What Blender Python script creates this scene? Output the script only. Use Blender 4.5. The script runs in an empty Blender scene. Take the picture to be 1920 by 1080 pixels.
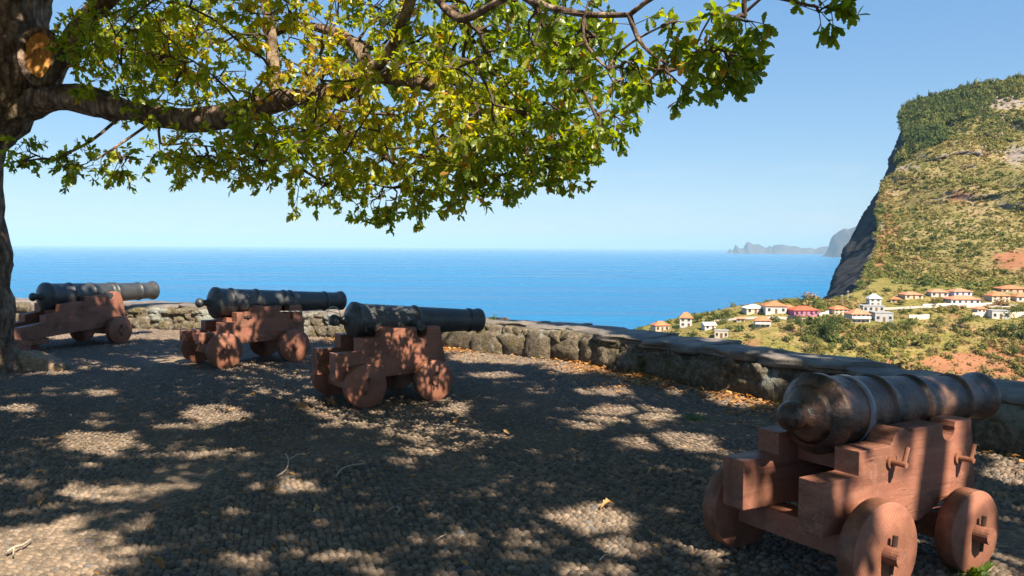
import bpy, bmesh, math, random
import numpy as np
from mathutils import Vector, Matrix, Quaternion

random.seed(7)
RNG = np.random.default_rng(11)
SC = bpy.context.scene
COL = SC.collection
PI = math.pi

# ------------------------------------------------------------------ camera
F = 1600.0                      # focal length in photo pixels (photo 1920 px wide)
EYE = 1.6
PITCH = math.atan((540 - 462) / F)
ROLL = math.radians(0.33)
cam = bpy.data.cameras.new('Camera')
cam.sensor_width = 36.0
cam.lens = F / 1920 * 36.0
cam.clip_start = 0.05
cam.clip_end = 400000.0
camo = bpy.data.objects.new('Camera', cam)
COL.objects.link(camo)
camo.location = (0, 0, EYE)
camo.matrix_world = Matrix.Translation((0, 0, EYE)) @ Matrix.Rotation(PI / 2 - PITCH, 4, 'X') @ Matrix.Rotation(ROLL, 4, 'Z')
SC.camera = camo

# ------------------------------------------------------------------ sky, sun, exposure
SUN_EL = math.radians(47)
SUN_AZ = math.radians(148)       # clockwise from +Y
S = np.array([math.sin(SUN_AZ) * math.cos(SUN_EL), math.cos(SUN_AZ) * math.cos(SUN_EL), math.sin(SUN_EL)])
world = bpy.data.worlds.new('World')
SC.world = world
world.use_nodes = True
wn, wl = world.node_tree.nodes, world.node_tree.links
bg = wn['Background']
sky = wn.new('ShaderNodeTexSky')
sky.sky_type = 'NISHITA'
sky.sun_disc = False
sky.sun_elevation = SUN_EL
sky.sun_rotation = SUN_AZ
sky.altitude = 150
sky.air_density = 1.0
sky.dust_density = 0.0
sky.ozone_density = 3.0
hs = wn.new('ShaderNodeHueSaturation')
hs.inputs['Saturation'].default_value = 1.75
gm = wn.new('ShaderNodeGamma')                # soften the contrast between zenith and horizon
gm.inputs['Gamma'].default_value = 0.42
wl.new(sky.outputs[0], gm.inputs['Color'])
wl.new(gm.outputs[0], hs.inputs['Color'])
wb = wn.new('ShaderNodeMix')                  # white balance of the whole sky
wb.data_type = 'RGBA'
wb.blend_type = 'MULTIPLY'
wb.inputs[0].default_value = 1.0
wb.inputs[7].default_value = (0.74, 0.88, 1.05, 1)
wl.new(hs.outputs[0], wb.inputs[6])
tc = wn.new('ShaderNodeTexCoord')              # faint low cloud streaks, all round the horizon
mp = wn.new('ShaderNodeMapping')
mp.inputs['Scale'].default_value = (5.0, 5.0, 38.0)
wl.new(tc.outputs['Generated'], mp.inputs['Vector'])
cn = wn.new('ShaderNodeTexNoise')
cn.inputs['Scale'].default_value = 1.3
cn.inputs['Detail'].default_value = 5.0
wl.new(mp.outputs[0], cn.inputs['Vector'])
cr = wn.new('ShaderNodeValToRGB')
cr.color_ramp.elements[0].position = 0.52
cr.color_ramp.elements[1].position = 0.72
wl.new(cn.outputs['Fac'], cr.inputs[0])
sx3 = wn.new('ShaderNodeSeparateXYZ')
wl.new(tc.outputs['Generated'], sx3.inputs[0])
er = wn.new('ShaderNodeValToRGB')
er.color_ramp.elements[0].position = 0.0
er.color_ramp.elements[0].color = (1, 1, 1, 1)
er.color_ramp.elements[1].position = 0.11
er.color_ramp.elements[1].color = (0, 0, 0, 1)
wl.new(sx3.outputs['Z'], er.inputs[0])
cm = wn.new('ShaderNodeMath')
cm.operation = 'MULTIPLY'
wl.new(cr.outputs[0], cm.inputs[0])
wl.new(er.outputs[0], cm.inputs[1])
cm2 = wn.new('ShaderNodeMath')
cm2.operation = 'MULTIPLY'
cm2.inputs[1].default_value = 0.4
wl.new(cm.outputs[0], cm2.inputs[0])
cmix = wn.new('ShaderNodeMix')
cmix.data_type = 'RGBA'
wl.new(cm2.outputs[0], cmix.inputs[0])
wl.new(wb.outputs[2], cmix.inputs[6])
cmix.inputs[7].default_value = (2.3, 2.25, 2.35, 1)
wl.new(cmix.outputs[2], bg.inputs['Color'])
bg.inputs['Strength'].default_value = 0.15
sun = bpy.data.lights.new('Sun', 'SUN')
sun.energy = 5.0
sun.angle = math.radians(0.53)
sun.color = (1.0, 0.87, 0.70)
suno = bpy.data.objects.new('Sun', sun)
suno.rotation_mode = 'QUATERNION'
suno.rotation_quaternion = Vector(S).to_track_quat('Z', 'Y')
suno.location = (10, -10, 30)
COL.objects.link(suno)
SC.view_settings.view_transform = 'Standard'
SC.view_settings.look = 'None'
SC.view_settings.gamma = 1.0
SC.view_settings.use_curve_mapping = False
SC.view_settings.exposure = 1.36
SC.render.engine = 'CYCLES'
SC.cycles.use_denoising = True
SC.cycles.max_bounces = 8
SC.cycles.transparent_max_bounces = 6
SC.cycles.volume_bounces = 0
SC.cycles.caustics_reflective = False
SC.cycles.caustics_refractive = False

# ------------------------------------------------------------------ helpers
CP, SP = math.cos(PITCH), math.sin(PITCH)
CR, SR = math.cos(ROLL), math.sin(ROLL)

def at(u, v, Y):
    """world point seen at photo pixel (u, v) at forward distance Y"""
    a, b = u - 960.0, v - 540.0
    uu, vv = a * CR + b * SR, -a * SR + b * CR
    dx = uu / F
    up = -vv / F
    dy = CP + up * SP
    dz = -SP + up * CP
    t = Y / dy
    return Vector((dx * t, Y, EYE + dz * t))

def proj(P):
    P = np.atleast_2d(np.asarray(P, float))
    x, y, z = P[:, 0], P[:, 1], P[:, 2] - EYE
    d = y * CP - z * SP
    up = y * SP + z * CP
    dd = np.where(d > 0.05, d, 0.05)
    a = F * x / dd
    b = -F * up / dd
    return np.c_[960 + a * CR - b * SR, 540 + a * SR + b * CR, d]

def hash3(ix, iy, iz, seed):
    n = (ix * 374761393 + iy * 668265263 + iz * 2147483647 * 3 + seed * 144665) & 0xffffffff
    n = ((n ^ (n >> 13)) * 1274126177) & 0xffffffff
    n = n ^ (n >> 16)
    return (n & 0xffff) / 65535.0

def vnoise(P, seed=0):
    P = np.asarray(P, float)
    i = np.floor(P).astype(np.int64)
    f = P - i
    f = f * f * (3 - 2 * f)
    out = 0
    for dx in (0, 1):
        for dy in (0, 1):
            for dz in (0, 1):
                w = (f[:, 0] if dx else 1 - f[:, 0]) * (f[:, 1] if dy else 1 - f[:, 1]) * (f[:, 2] if dz else 1 - f[:, 2])
                out = out + w * hash3(i[:, 0] + dx, i[:, 1] + dy, i[:, 2] + dz, seed)
    return out * 2 - 1

def fbm(P, scale=1.0, octv=4, seed=0, gain=0.5):
    P = np.asarray(P, float) * scale
    a, o, s = 1.0, 0, 0
    for k in range(octv):
        o = o + a * vnoise(P * (2.0 ** k) + 17.3 * k, seed + k)
        s += a
        a *= gain
    return o / s

def mesh(name, verts, faces, mat=None, smooth=False, attr=None):
    """verts (n,3); faces: (m,k) int array or a list of index lists"""
    m = bpy.data.meshes.new(name)
    if isinstance(faces, np.ndarray):
        nf, k = faces.shape
        m.vertices.add(len(verts))
        m.vertices.foreach_set('co', np.asarray(verts, np.float32).ravel())
        m.loops.add(nf * k)
        m.loops.foreach_set('vertex_index', faces.astype(np.int32).ravel())
        m.polygons.add(nf)
        m.polygons.foreach_set('loop_start', np.arange(0, nf * k, k, dtype=np.int32))
        m.update(calc_edges=True)
        m.validate()
    else:
        m.from_pydata([tuple(v) for v in verts], [], [tuple(f) for f in faces])
        m.update()
    if smooth:
        m.polygons.foreach_set('use_smooth', np.ones(len(m.polygons), bool))
    if attr:
        for an, av in attr.items():
            a = m.attributes.new(an, 'FLOAT', 'POINT')
            a.data.foreach_set('value', np.asarray(av, np.float32))
    if mat:
        m.materials.append(mat)
    return m

def link(name, me, parent=None, loc=None, rot=None):
    o = bpy.data.objects.new(name, me)
    COL.objects.link(o)
    if parent:
        o.parent = parent
    if loc is not None:
        o.location = loc
    if rot is not None:
        o.rotation_euler = rot
    return o

def bm_mesh(name, bm, mat=None, smooth=False, bevel=0, seg=2):
    if bevel:
        bmesh.ops.bevel(bm, geom=[e for e in bm.edges if e.calc_face_angle(0) > 0.5], offset=bevel, segments=seg, profile=0.5, affect='EDGES', clamp_overlap=True)
    bmesh.ops.recalc_face_normals(bm, faces=bm.faces)
    m = bpy.data.meshes.new(name)
    bm.to_mesh(m)
    bm.free()
    if smooth:
        m.polygons.foreach_set('use_smooth', np.ones(len(m.polygons), bool))
    if mat:
        m.materials.append(mat)
    return m

def tag(o, label, cat=None, group=None, kind=None):
    if label:
        o['label'] = label
    if cat:
        o['category'] = cat
    if group:
        o['group'] = group
    if kind:
        o['kind'] = kind
    return o

def empty(name, loc=(0, 0, 0), rz=0):
    o = bpy.data.objects.new(name, None)
    COL.objects.link(o)
    o.location = loc
    o.rotation_euler = (0, 0, rz)
    return o

def box(bm, x0, x1, y0, y1, z0, z1):
    vs = [bm.verts.new(p) for p in ((x0, y0, z0), (x1, y0, z0), (x1, y1, z0), (x0, y1, z0), (x0, y0, z1), (x1, y0, z1), (x1, y1, z1), (x0, y1, z1))]
    for f in ((0, 3, 2, 1), (4, 5, 6, 7), (0, 1, 5, 4), (1, 2, 6, 5), (2, 3, 7, 6), (3, 0, 4, 7)):
        bm.faces.new([vs[i] for i in f])

def cyl(bm, p0, p1, r0, r1=None, n=20, cap=True):
    p0, p1 = Vector(p0), Vector(p1)
    r1 = r0 if r1 is None else r1
    q = (p1 - p0).normalized().to_track_quat('Z', 'Y')
    ra, rb = [], []
    for k in range(n):
        a = 2 * PI * k / n
        c = Vector((math.cos(a), math.sin(a), 0))
        ra.append(bm.verts.new(p0 + q @ (c * r0)))
        rb.append(bm.verts.new(p1 + q @ (c * r1)))
    for k in range(n):
        bm.faces.new([ra[k], ra[(k + 1) % n], rb[(k + 1) % n], rb[k]])
    if cap:
        bm.faces.new(ra[::-1])
        bm.faces.new(rb)

def lathe(bm, prof, n=40):
    """revolve (x, r) about the local x axis"""
    rings = []
    for x, r in prof:
        rings.append([bm.verts.new((x, r * math.cos(2 * PI * k / n), r * math.sin(2 * PI * k / n))) for k in range(n)])
    for a, b in zip(rings, rings[1:]):
        for k in range(n):
            bm.faces.new([a[k], a[(k + 1) % n], b[(k + 1) % n], b[k]])
    bm.faces.new(rings[0])
    bm.faces.new(rings[-1][::-1])

def tube(path, radii, n=8, seed=0, rough=0.0, rs=3.0):
    """swept tube verts, quads (numpy) along a polyline"""
    P = np.asarray(path, float)
    R = np.asarray(radii, float)
    T = np.gradient(P, axis=0)
    T /= np.linalg.norm(T, axis=1)[:, None] + 1e-9
    ref = np.array([0, 0, 1.0]) if abs(T[0, 2]) < 0.9 else np.array([1.0, 0, 0])
    u = np.cross(T[0], ref)
    u /= np.linalg.norm(u)
    V = []
    for i in range(len(P)):
        u = u - T[i] * (u @ T[i])
        u /= np.linalg.norm(u) + 1e-9
        w = np.cross(T[i], u)
        a = np.linspace(0, 2 * PI, n, endpoint=False)
        V.append(P[i] + R[i] * (np.cos(a)[:, None] * u + np.sin(a)[:, None] * w))
    V = np.array(V)
    if rough:
        d = V - P[:, None, :]
        nz = fbm(V.reshape(-1, 3), rs, 4, seed).reshape(len(P), n)
        V = P[:, None, :] + d * (1 + rough * nz[..., None])
    m = len(P)
    i, k = np.meshgrid(np.arange(m - 1), np.arange(n), indexing='ij')
    q = np.stack([i * n + k, i * n + (k + 1) % n, (i + 1) * n + (k + 1) % n, (i + 1) * n + k], -1).reshape(-1, 4)
    return V.reshape(-1, 3), q

def resample(pts, rad, step):
    """Catmull-Rom through control points, with radii"""
    P = np.asarray([tuple(p) for p in pts], float)
    R = np.asarray(rad, float)
    out, ro = [], []
    for i in range(len(P) - 1):
        p0, p1, p2, p3 = P[max(i - 1, 0)], P[i], P[i + 1], P[min(i + 2, len(P) - 1)]
        k = max(2, int(np.linalg.norm(p2 - p1) / step))
        for t in np.arange(k) / k:
            out.append(0.5 * (2 * p1 + (p2 - p0) * t + (2 * p0 - 5 * p1 + 4 * p2 - p3) * t * t + (3 * p1 - p0 - 3 * p2 + p3) * t ** 3))
            ro.append(R[i] * (1 - t) + R[i + 1] * t)
    out.append(P[-1])
    ro.append(R[-1])
    return np.array(out), np.array(ro)

# ------------------------------------------------------------------ materials
class NT:
    def __init__(s, name, rough=0.7, spec=0.3):
        s.m = bpy.data.materials.new(name)
        s.m.use_nodes = True
        s.n, s.l = s.m.node_tree.nodes, s.m.node_tree.links
        s.b = s.n['Principled BSDF']
        s.b.inputs['Roughness'].default_value = rough
        s.b.inputs['Specular IOR Level'].default_value = spec
        s._co = None
    def co(s, kind='Object'):
        t = s.n.new('ShaderNodeTexCoord')
        return t.outputs[kind]
    def geo(s, what):
        return s.n.new('ShaderNodeNewGeometry').outputs[what]
    def pos(s):
        return s.geo('Position')
    def scale(s, v, sc):
        m = s.n.new('ShaderNodeMapping')
        m.inputs['Scale'].default_value = sc
        s.l.new(v, m.inputs['Vector'])
        return m.outputs[0]
    def noise(s, scale, det=4, rough=0.55, v=None, dist=0.0):
        t = s.n.new('ShaderNodeTexNoise')
        t.inputs['Scale'].default_value = scale
        t.inputs['Detail'].default_value = det
        t.inputs['Roughness'].default_value = rough
        t.inputs['Distortion'].default_value = dist
        if v is not None:
            s.l.new(v, t.inputs['Vector'])
        return t.outputs['Fac']
    def voro(s, scale, v=None, feature='F1'):
        t = s.n.new('ShaderNodeTexVoronoi')
        t.feature = feature
        t.inputs['Scale'].default_value = scale
        if v is not None:
            s.l.new(v, t.inputs['Vector'])
        return t
    def ramp(s, fac, stops):
        r = s.n.new('ShaderNodeValToRGB')
        e = r.color_ramp.elements
        while len(e) < len(stops):
            e.new(0.5)
        for i, (p, c) in enumerate(stops):
            e[i].position = p
            e[i].color = (c, c, c, 1) if isinstance(c, (int, float)) else (*c, 1)
        s.l.new(fac, r.inputs[0])
        return r.outputs[0]
    def mix(s, fac, a, b, mode='MIX'):
        m = s.n.new('ShaderNodeMix')
        m.data_type = 'RGBA'
        m.blend_type = mode
        for sock, v in ((m.inputs[0], fac), (m.inputs[6], a), (m.inputs[7], b)):
            if isinstance(v, (int, float)):
                sock.default_value = v
            elif isinstance(v, tuple):
                sock.default_value = (*v, 1)
            else:
                s.l.new(v, sock)
        return m.outputs[2]
    def math(s, op, a, b=0.5):
        m = s.n.new('ShaderNodeMath')
        m.operation = op
        for sock, v in ((m.inputs[0], a), (m.inputs[1], b)):
            if isinstance(v, (int, float)):
                sock.default_value = v
            else:
                s.l.new(v, sock)
        return m.outputs[0]
    def attr(s, name):
        a = s.n.new('ShaderNodeAttribute')
        a.attribute_name = name
        return a.outputs['Fac']
    def rand(s):
        return s.n.new('ShaderNodeObjectInfo').outputs['Random']
    def isl(s):
        return s.geo('Random Per Island')
    def color(s, c):
        if isinstance(c, tuple):
            s.b.inputs['Base Color'].default_value = (*c, 1)
        else:
            s.l.new(c, s.b.inputs['Base Color'])
        return s
    def rough(s, v):
        s.l.new(v, s.b.inputs['Roughness'])
        return s
    def bump(s, h, strength=0.4, dist=0.02):
        b = s.n.new('ShaderNodeBump')
        b.inputs['Strength'].default_value = strength
        b.inputs['Distance'].default_value = dist
        s.l.new(h, b.inputs['Height'])
        s.l.new(b.outputs[0], s.b.inputs['Normal'])
        return s

def plain(name, c, rough=0.7, var=0.15, sc=3.0):
    t = NT(name, rough)
    n = t.noise(sc, 4, 0.6, t.co())
    t.color(t.ramp(n, [(0.3, tuple(x * (1 - var) for x in c)), (0.7, tuple(min(1, x * (1 + var)) for x in c))]))
    return t.m

M = {}
# red-oxide painted oak of the gun carriages: grain, chips, dirt
def wood(name, grain, dirt=0.75):
    t = NT(name, 0.55, 0.3)
    o = t.co()
    g = t.noise(1.0, 5, 0.6, t.scale(o, grain), 0.3)
    big = t.noise(3.2, 5, 0.6, o)
    fine = t.noise(60, 3, 0.6, o)
    c = t.ramp(g, [(0.24, (0.17, 0.07, 0.047)), (0.42, (0.265, 0.11, 0.072)), (0.58, (0.3, 0.13, 0.085)), (0.76, (0.37, 0.178, 0.12))])
    c = t.mix(t.ramp(big, [(0.44, 0.0), (0.64, dirt)]), c, (0.135, 0.066, 0.044))
    st = t.noise(1.0, 4, 0.6, t.scale(o, (7.0, 7.0, 1.6)))
    c = t.mix(t.ramp(st, [(0.56, 0.0), (0.7, 0.5)]), c, (0.1, 0.055, 0.04))
    pale = t.noise(7, 5, 0.7, o)
    c = t.mix(t.ramp(pale, [(0.58, 0.0), (0.72, 0.45)]), c, (0.44, 0.22, 0.155))
    c = t.mix(t.ramp(fine, [(0.6, 0.0), (0.74, 0.5)]), c, (0.48, 0.27, 0.19))
    ck = t.noise(1.0, 2, 0.5, t.scale(o, (grain[0] * 0.7, grain[1] * 1.1, grain[2] * 0.9)), 0.2)
    line = t.math('ABSOLUTE', t.math('SUBTRACT', ck, 0.5), 0)
    crack = t.math('MULTIPLY', t.ramp(line, [(0.0, 1.0), (0.012, 0.0)]), t.ramp(t.noise(2.4, 3, 0.6, o), [(0.42, 0.0), (0.52, 0.9)]))
    c = t.mix(crack, c, (0.03, 0.018, 0.013))
    t.color(c)
    t.rough(t.ramp(big, [(0.3, 0.42), (0.7, 0.68)]))
    h = t.math('ADD', t.math('MULTIPLY', g, 1.0), t.math('MULTIPLY', fine, 0.35))
    t.bump(h, 0.45, 0.006)
    return t.m
M['wood'] = wood('red_paint_wood', (2.0, 9.0, 26.0))
M['wood_end'] = wood('red_paint_wood_end', (22.0, 3.0, 22.0), 0.6)
# wheel faces: narrow saw-cut grain running one way
t = NT('red_paint_wheel', 0.55, 0.3)
o = t.co()
w = t.n.new('ShaderNodeTexWave')
w.inputs['Scale'].default_value = 22.0
w.inputs['Distortion'].default_value = 3.0
w.inputs['Detail'].default_value = 3.0
w.inputs['Detail Scale'].default_value = 1.6
rot = t.n.new('ShaderNodeMapping')
rot.inputs['Rotation'].default_value = (0, 0.6, 0)
t.l.new(o, rot.inputs['Vector'])
t.l.new(rot.outputs[0], w.inputs['Vector'])
big = t.noise(5.5, 5, 0.6, o)
fine = t.noise(55, 3, 0.6, o)
c = t.ramp(w.outputs['Fac'], [(0.0, (0.265, 0.108, 0.068)), (0.45, (0.305, 0.13, 0.082)), (1.0, (0.325, 0.142, 0.092))])
c = t.mix(t.ramp(big, [(0.42, 0.0), (0.64, 0.75)]), c, (0.14, 0.062, 0.038))
c = t.mix(t.ramp(fine, [(0.62, 0.0), (0.8, 0.5)]), c, (0.5, 0.27, 0.18))
t.color(c)
t.bump(t.math('ADD', t.math('MULTIPLY', w.outputs['Fac'], 0.2), fine), 0.35, 0.004)
M['wheel'] = t.m
# rim of the wheels: darker, weathered
t = NT('wheel_rim_wood', 0.5, 0.4)
o = t.co()
n1 = t.noise(9, 6, 0.65, o)
c = t.ramp(n1, [(0.3, (0.07, 0.036, 0.027)), (0.52, (0.2, 0.085, 0.05)), (0.75, (0.34, 0.16, 0.1))])
t.color(c)
t.bump(t.noise(35, 4, 0.6, o), 0.5, 0.006)
M['rim'] = t.m

def iron(name, base, rust, amt, seed=0.0):
    t = NT(name, 0.4, 0.5)
    o = t.co()
    n1 = t.noise(4.5 + seed, 6, 0.68, o)
    n2 = t.noise(38, 4, 0.6, o)
    n3 = t.noise(14, 6, 0.75, t.scale(o, (0.6, 1.4, 1.4)))
    c = t.ramp(n1, [(0.38, base), (0.38 + 0.35 * (1 - amt) + 0.05, rust)])
    c = t.mix(t.ramp(n3, [(0.55, 0.0), (0.68, 0.7)]), c, tuple(x * 2.3 + 0.02 for x in base))
    c = t.mix(t.ramp(n2, [(0.58, 0.0), (0.7, 0.5)]), c, tuple(x * 0.4 for x in base))
    t.color(c)
    t.rough(t.ramp(n3, [(0.3, 0.28), (0.7, 0.58)]))
    t.b.inputs['Coat Weight'].default_value = 0.1
    t.b.inputs['Coat Roughness'].default_value = 0.22
    pit = t.voro(46, o)
    t.bump(t.math('ADD', t.math('ADD', n2, t.math('MULTIPLY', n3, 1.5)), t.math('MULTIPLY', t.ramp(pit.outputs['Distance'], [(0.0, 0.0), (0.35, 1.0)]), 0.35)), 0.45, 0.012)
    return t.m
M['iron_black'] = iron('black_painted_iron', (0.028, 0.034, 0.038), (0.055, 0.056, 0.055), 0.5)
M['iron_rust'] = iron('rusty_black_iron', (0.014, 0.012, 0.012), (0.13, 0.064, 0.038), 0.52, 2.6)
M['strap'] = plain('steel_strap', (0.16, 0.18, 0.21), 0.3, 0.2, 20)
M['dark_iron'] = plain('dark_iron_fitting', (0.055, 0.035, 0.028), 0.5, 0.4, 30)
M['wire'] = plain('galvanised_wire', (0.5, 0.5, 0.47), 0.45, 0.2, 30)

# parapet stones
def stone_mat(name, moss):
    t = NT(name, 0.85, 0.2)
    p = t.pos()
    n1 = t.noise(2.6, 6, 0.65, p)
    n2 = t.noise(16, 6, 0.7, p)
    n3 = t.noise(1.5, 4, 0.6, p)
    r = t.rand()
    c = t.ramp(n2, [(0.3, (0.05, 0.042, 0.032)), (0.5, (0.2, 0.165, 0.115)), (0.7, (0.42, 0.345, 0.235))])
    c = t.mix(t.ramp(r, [(0.0, 0.0), (1.0, 0.5)]), c, (0.17, 0.14, 0.11))
    c = t.mix(t.ramp(n1, [(0.52, 0.0), (0.62, moss)]), c, (0.15, 0.13, 0.028))
    c = t.mix(t.ramp(n3, [(0.54, 0.0), (0.62, 0.75)]), c, (0.42, 0.44, 0.4))
    n4 = t.noise(7, 5, 0.7, p)
    c = t.mix(t.ramp(n4, [(0.58, 0.0), (0.66, 0.6)]), c, (0.46, 0.44, 0.38))
    c = t.mix(t.ramp(n4, [(0.3, 0.7), (0.42, 0.0)]), c, (0.03, 0.03, 0.027))
    t.color(c)
    t.bump(t.math('ADD', n2, t.math('MULTIPLY', t.noise(45, 4, 0.7, p), 0.5)), 1.0, 0.08)
    return t.m
M['stone'] = stone_mat('rubble_stone', 0.6)
t = NT('wall_mortar', 0.95, 0.1)
p = t.pos()
n2 = t.noise(12, 6, 0.7, p)
t.color(t.ramp(n2, [(0.3, (0.035, 0.028, 0.02)), (0.6, (0.1, 0.08, 0.055)), (0.8, (0.2, 0.17, 0.12))]))
t.bump(n2, 0.9, 0.05)
M['mortar'] = t.m
t = NT('cap_slab_stone', 0.7, 0.3)
p = t.pos()
n1 = t.noise(2.2, 6, 0.65, p)
n2 = t.noise(22, 5, 0.7, p)
c = t.ramp(n1, [(0.3, (0.09, 0.08, 0.072)), (0.55, (0.19, 0.165, 0.14)), (0.75, (0.33, 0.285, 0.235))])
c = t.mix(t.ramp(n2, [(0.55, 0.0), (0.7, 0.5)]), c, (0.05, 0.047, 0.045))
t.color(c)
t.bump(t.math('ADD', n2, n1), 0.6, 0.02)
M['cap'] = t.m

# cobbles and the bed they sit in
t = NT('basalt_cobble', 0.55, 0.16)
p = t.pos()
big = t.noise(0.55, 4, 0.6, p)
mid = t.noise(3.0, 4, 0.6, p)
fine = t.noise(90, 3, 0.6, p)
r = t.isl()
r2 = t.rand()
rr = t.math('FRACT', t.math('ADD', r, r2), 0)
c = t.ramp(rr, [(0.0, (0.07, 0.059, 0.05)), (0.35, (0.138, 0.107, 0.082)), (0.7, (0.2, 0.152, 0.114)), (0.9, (0.265, 0.202, 0.152)), (1.0, (0.09, 0.1, 0.11))])
dust = t.math('MULTIPLY', t.ramp(big, [(0.4, 0.0), (0.62, 1.0)]), t.ramp(mid, [(0.35, 0.15), (0.65, 0.8)]))
c = t.mix(t.math('MULTIPLY', dust, 0.4), c, (0.3, 0.23, 0.16))
c = t.mix(t.ramp(fine, [(0.5, 0.0), (0.7, 0.35)]), c, (0.09, 0.075, 0.06))
t.color(c)
t.rough(t.ramp(rr, [(0, 0.42), (1, 0.7)]))
t.bump(fine, 0.3, 0.003)
M['cobble'] = t.m
t = NT('cobble_bed_earth', 0.95, 0.1)
p = t.pos()
big = t.noise(0.55, 4, 0.6, p)
n2 = t.noise(30, 5, 0.7, p)
c = t.ramp(n2, [(0.3, (0.07, 0.052, 0.038)), (0.65, (0.25, 0.19, 0.13))])
c = t.mix(t.ramp(big, [(0.45, 0.0), (0.65, 0.5)]), c, (0.35, 0.265, 0.185))
t.color(c)
t.bump(n2, 0.8, 0.02)
M['bed'] = t.m

# bark
t = NT('oak_bark', 0.9, 0.15)
p = t.pos()
v = t.voro(9.0, t.scale(p, (1.6, 1.6, 0.55)), 'F1')
n1 = t.noise(7, 6, 0.7, p)
n2 = t.noise(1.4, 4, 0.6, p)
h = t.math('ADD', t.math('MULTIPLY', v.outputs['Distance'], 0.9), n1)
c = t.ramp(n1, [(0.34, (0.09, 0.06, 0.045)), (0.52, (0.29, 0.205, 0.15)), (0.68, (0.5, 0.39, 0.3))])
c = t.mix(t.ramp(n2, [(0.5, 0.0), (0.65, 0.5)]), c, (0.14, 0.115, 0.055))
c = t.mix(t.ramp(v.outputs['Distance'], [(0.4, 0.0), (0.8, 0.7)]), c, (0.05, 0.035, 0.026))
t.color(c)
t.bump(h, 1.0, 0.12)
M['bark'] = t.m
t = NT('twig_bark', 0.85, 0.2)
t.color((0.075, 0.055, 0.04))
M['twig'] = t.m
t = NT('cut_wood', 0.6, 0.25)
o = t.co()
n1 = t.noise(9, 6, 0.72, t.scale(o, (1, 1, 0.35)), 0.8)
t.color(t.ramp(n1, [(0.34, (0.06, 0.028, 0.012)), (0.46, (0.36, 0.145, 0.03)), (0.58, (0.6, 0.28, 0.06)), (0.7, (0.7, 0.42, 0.16))]))
t.bump(n1, 0.5, 0.02)
M['scar'] = t.m

# leaves: thin, let light through
def leaf_mat(name, stops, trans=0.45, gloss=0.05):
    m = bpy.data.materials.new(name)
    m.use_nodes = True
    n, l = m.node_tree.nodes, m.node_tree.links
    n.remove(n['Principled BSDF'])
    out = n['Material Output']
    a = n.new('ShaderNodeAttribute')
    a.attribute_name = 'tint'
    r = n.new('ShaderNodeValToRGB')
    e = r.color_ramp.elements
    while len(e) < len(stops):
        e.new(0.5)
    for i, (p, c) in enumerate(stops):
        e[i].position = p
        e[i].color = (*c, 1)
    l.new(a.outputs['Fac'], r.inputs[0])
    d = n.new('ShaderNodeBsdfDiffuse')
    tr = n.new('ShaderNodeBsdfTranslucent')
    g = n.new('ShaderNodeBsdfGlossy')
    g.inputs['Roughness'].default_value = 0.38
    hsv = n.new('ShaderNodeHueSaturation')
    hsv.inputs['Hue'].default_value = 0.485
    hsv.inputs['Saturation'].default_value = 1.15
    hsv.inputs['Value'].default_value = 2.1
    l.new(r.outputs[0], d.inputs['Color'])
    l.new(r.outputs[0], hsv.inputs['Color'])
    l.new(hsv.outputs[0], tr.inputs['Color'])
    m1 = n.new('ShaderNodeMixShader')
    m1.inputs[0].default_value = trans
    l.new(d.outputs[0], m1.inputs[1])
    l.new(tr.outputs[0], m1.inputs[2])
    m2 = n.new('ShaderNodeMixShader')
    m2.inputs[0].default_value = gloss
    l.new(m1.outputs[0], m2.inputs[1])
    l.new(g.outputs[0], m2.inputs[2])
    l.new(m2.outputs[0], out.inputs['Surface'])
    return m
M['leaf'] = leaf_mat('oak_leaf', [(0.0, (0.075, 0.14, 0.022)), (0.35, (0.19, 0.255, 0.026)), (0.65, (0.34, 0.36, 0.032)), (0.9, (0.5, 0.38, 0.04)), (1.0, (0.4, 0.17, 0.04))], 0.55, 0.04)
M['grass'] = leaf_mat('grass_blade', [(0.0, (0.05, 0.11, 0.015)), (1.0, (0.14, 0.2, 0.03))], 0.35)
M['dead_leaf'] = leaf_mat('dead_leaf', [(0.0, (0.22, 0.11, 0.045)), (0.5, (0.42, 0.22, 0.07)), (1.0, (0.55, 0.36, 0.16))], 0.25)
M['scrub'] = leaf_mat('scrub_foliage', [(0.0, (0.045, 0.07, 0.026)), (0.35, (0.095, 0.115, 0.036)), (0.65, (0.185, 0.17, 0.05)), (0.85, (0.24, 0.185, 0.08)), (1.0, (0.22, 0.13, 0.07))], 0.2, 0.0)
# ------------------------------------------------------------------ sea, far land, hills
SEA_Z = -150.0
t = NT('sea_water', 0.16, 0.04)
p = t.pos()
n1 = t.noise(1.0, 5, 0.6, t.scale(p, (0.02, 0.05, 0.05)))
n2 = t.noise(1.0, 4, 0.6, t.scale(p, (0.0007, 0.004, 0.01)))
n3 = t.noise(1.0, 6, 0.65, t.scale(p, (0.12, 0.3, 0.3)))
t.color(t.ramp(n2, [(0.3, (0.002, 0.11, 0.275)), (0.5, (0.003, 0.14, 0.33)), (0.7, (0.01, 0.19, 0.39))]))
t.rough(t.ramp(n2, [(0.35, 0.18), (0.65, 0.34)]))
t.bump(t.math('ADD', t.math('MULTIPLY', n1, 3.0), n3), 1.0, 4.0)
M['sea'] = t.m
ys = np.concatenate([np.linspace(-400, 3000, 18), np.geomspace(3500, 125000, 24)])
V, Q = [], []
xs = np.linspace(-1, 1, 31)
for y in ys:
    w_ = max(3000, abs(y) * 1.0 + 2500)
    for x in xs:
        V.append((x * w_, y, SEA_Z))
nx = len(xs)
for j in range(len(ys) - 1):
    for i in range(nx - 1):
        Q.append((j * nx + i, j * nx + i + 1, (j + 1) * nx + i + 1, (j + 1) * nx + i))
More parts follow.
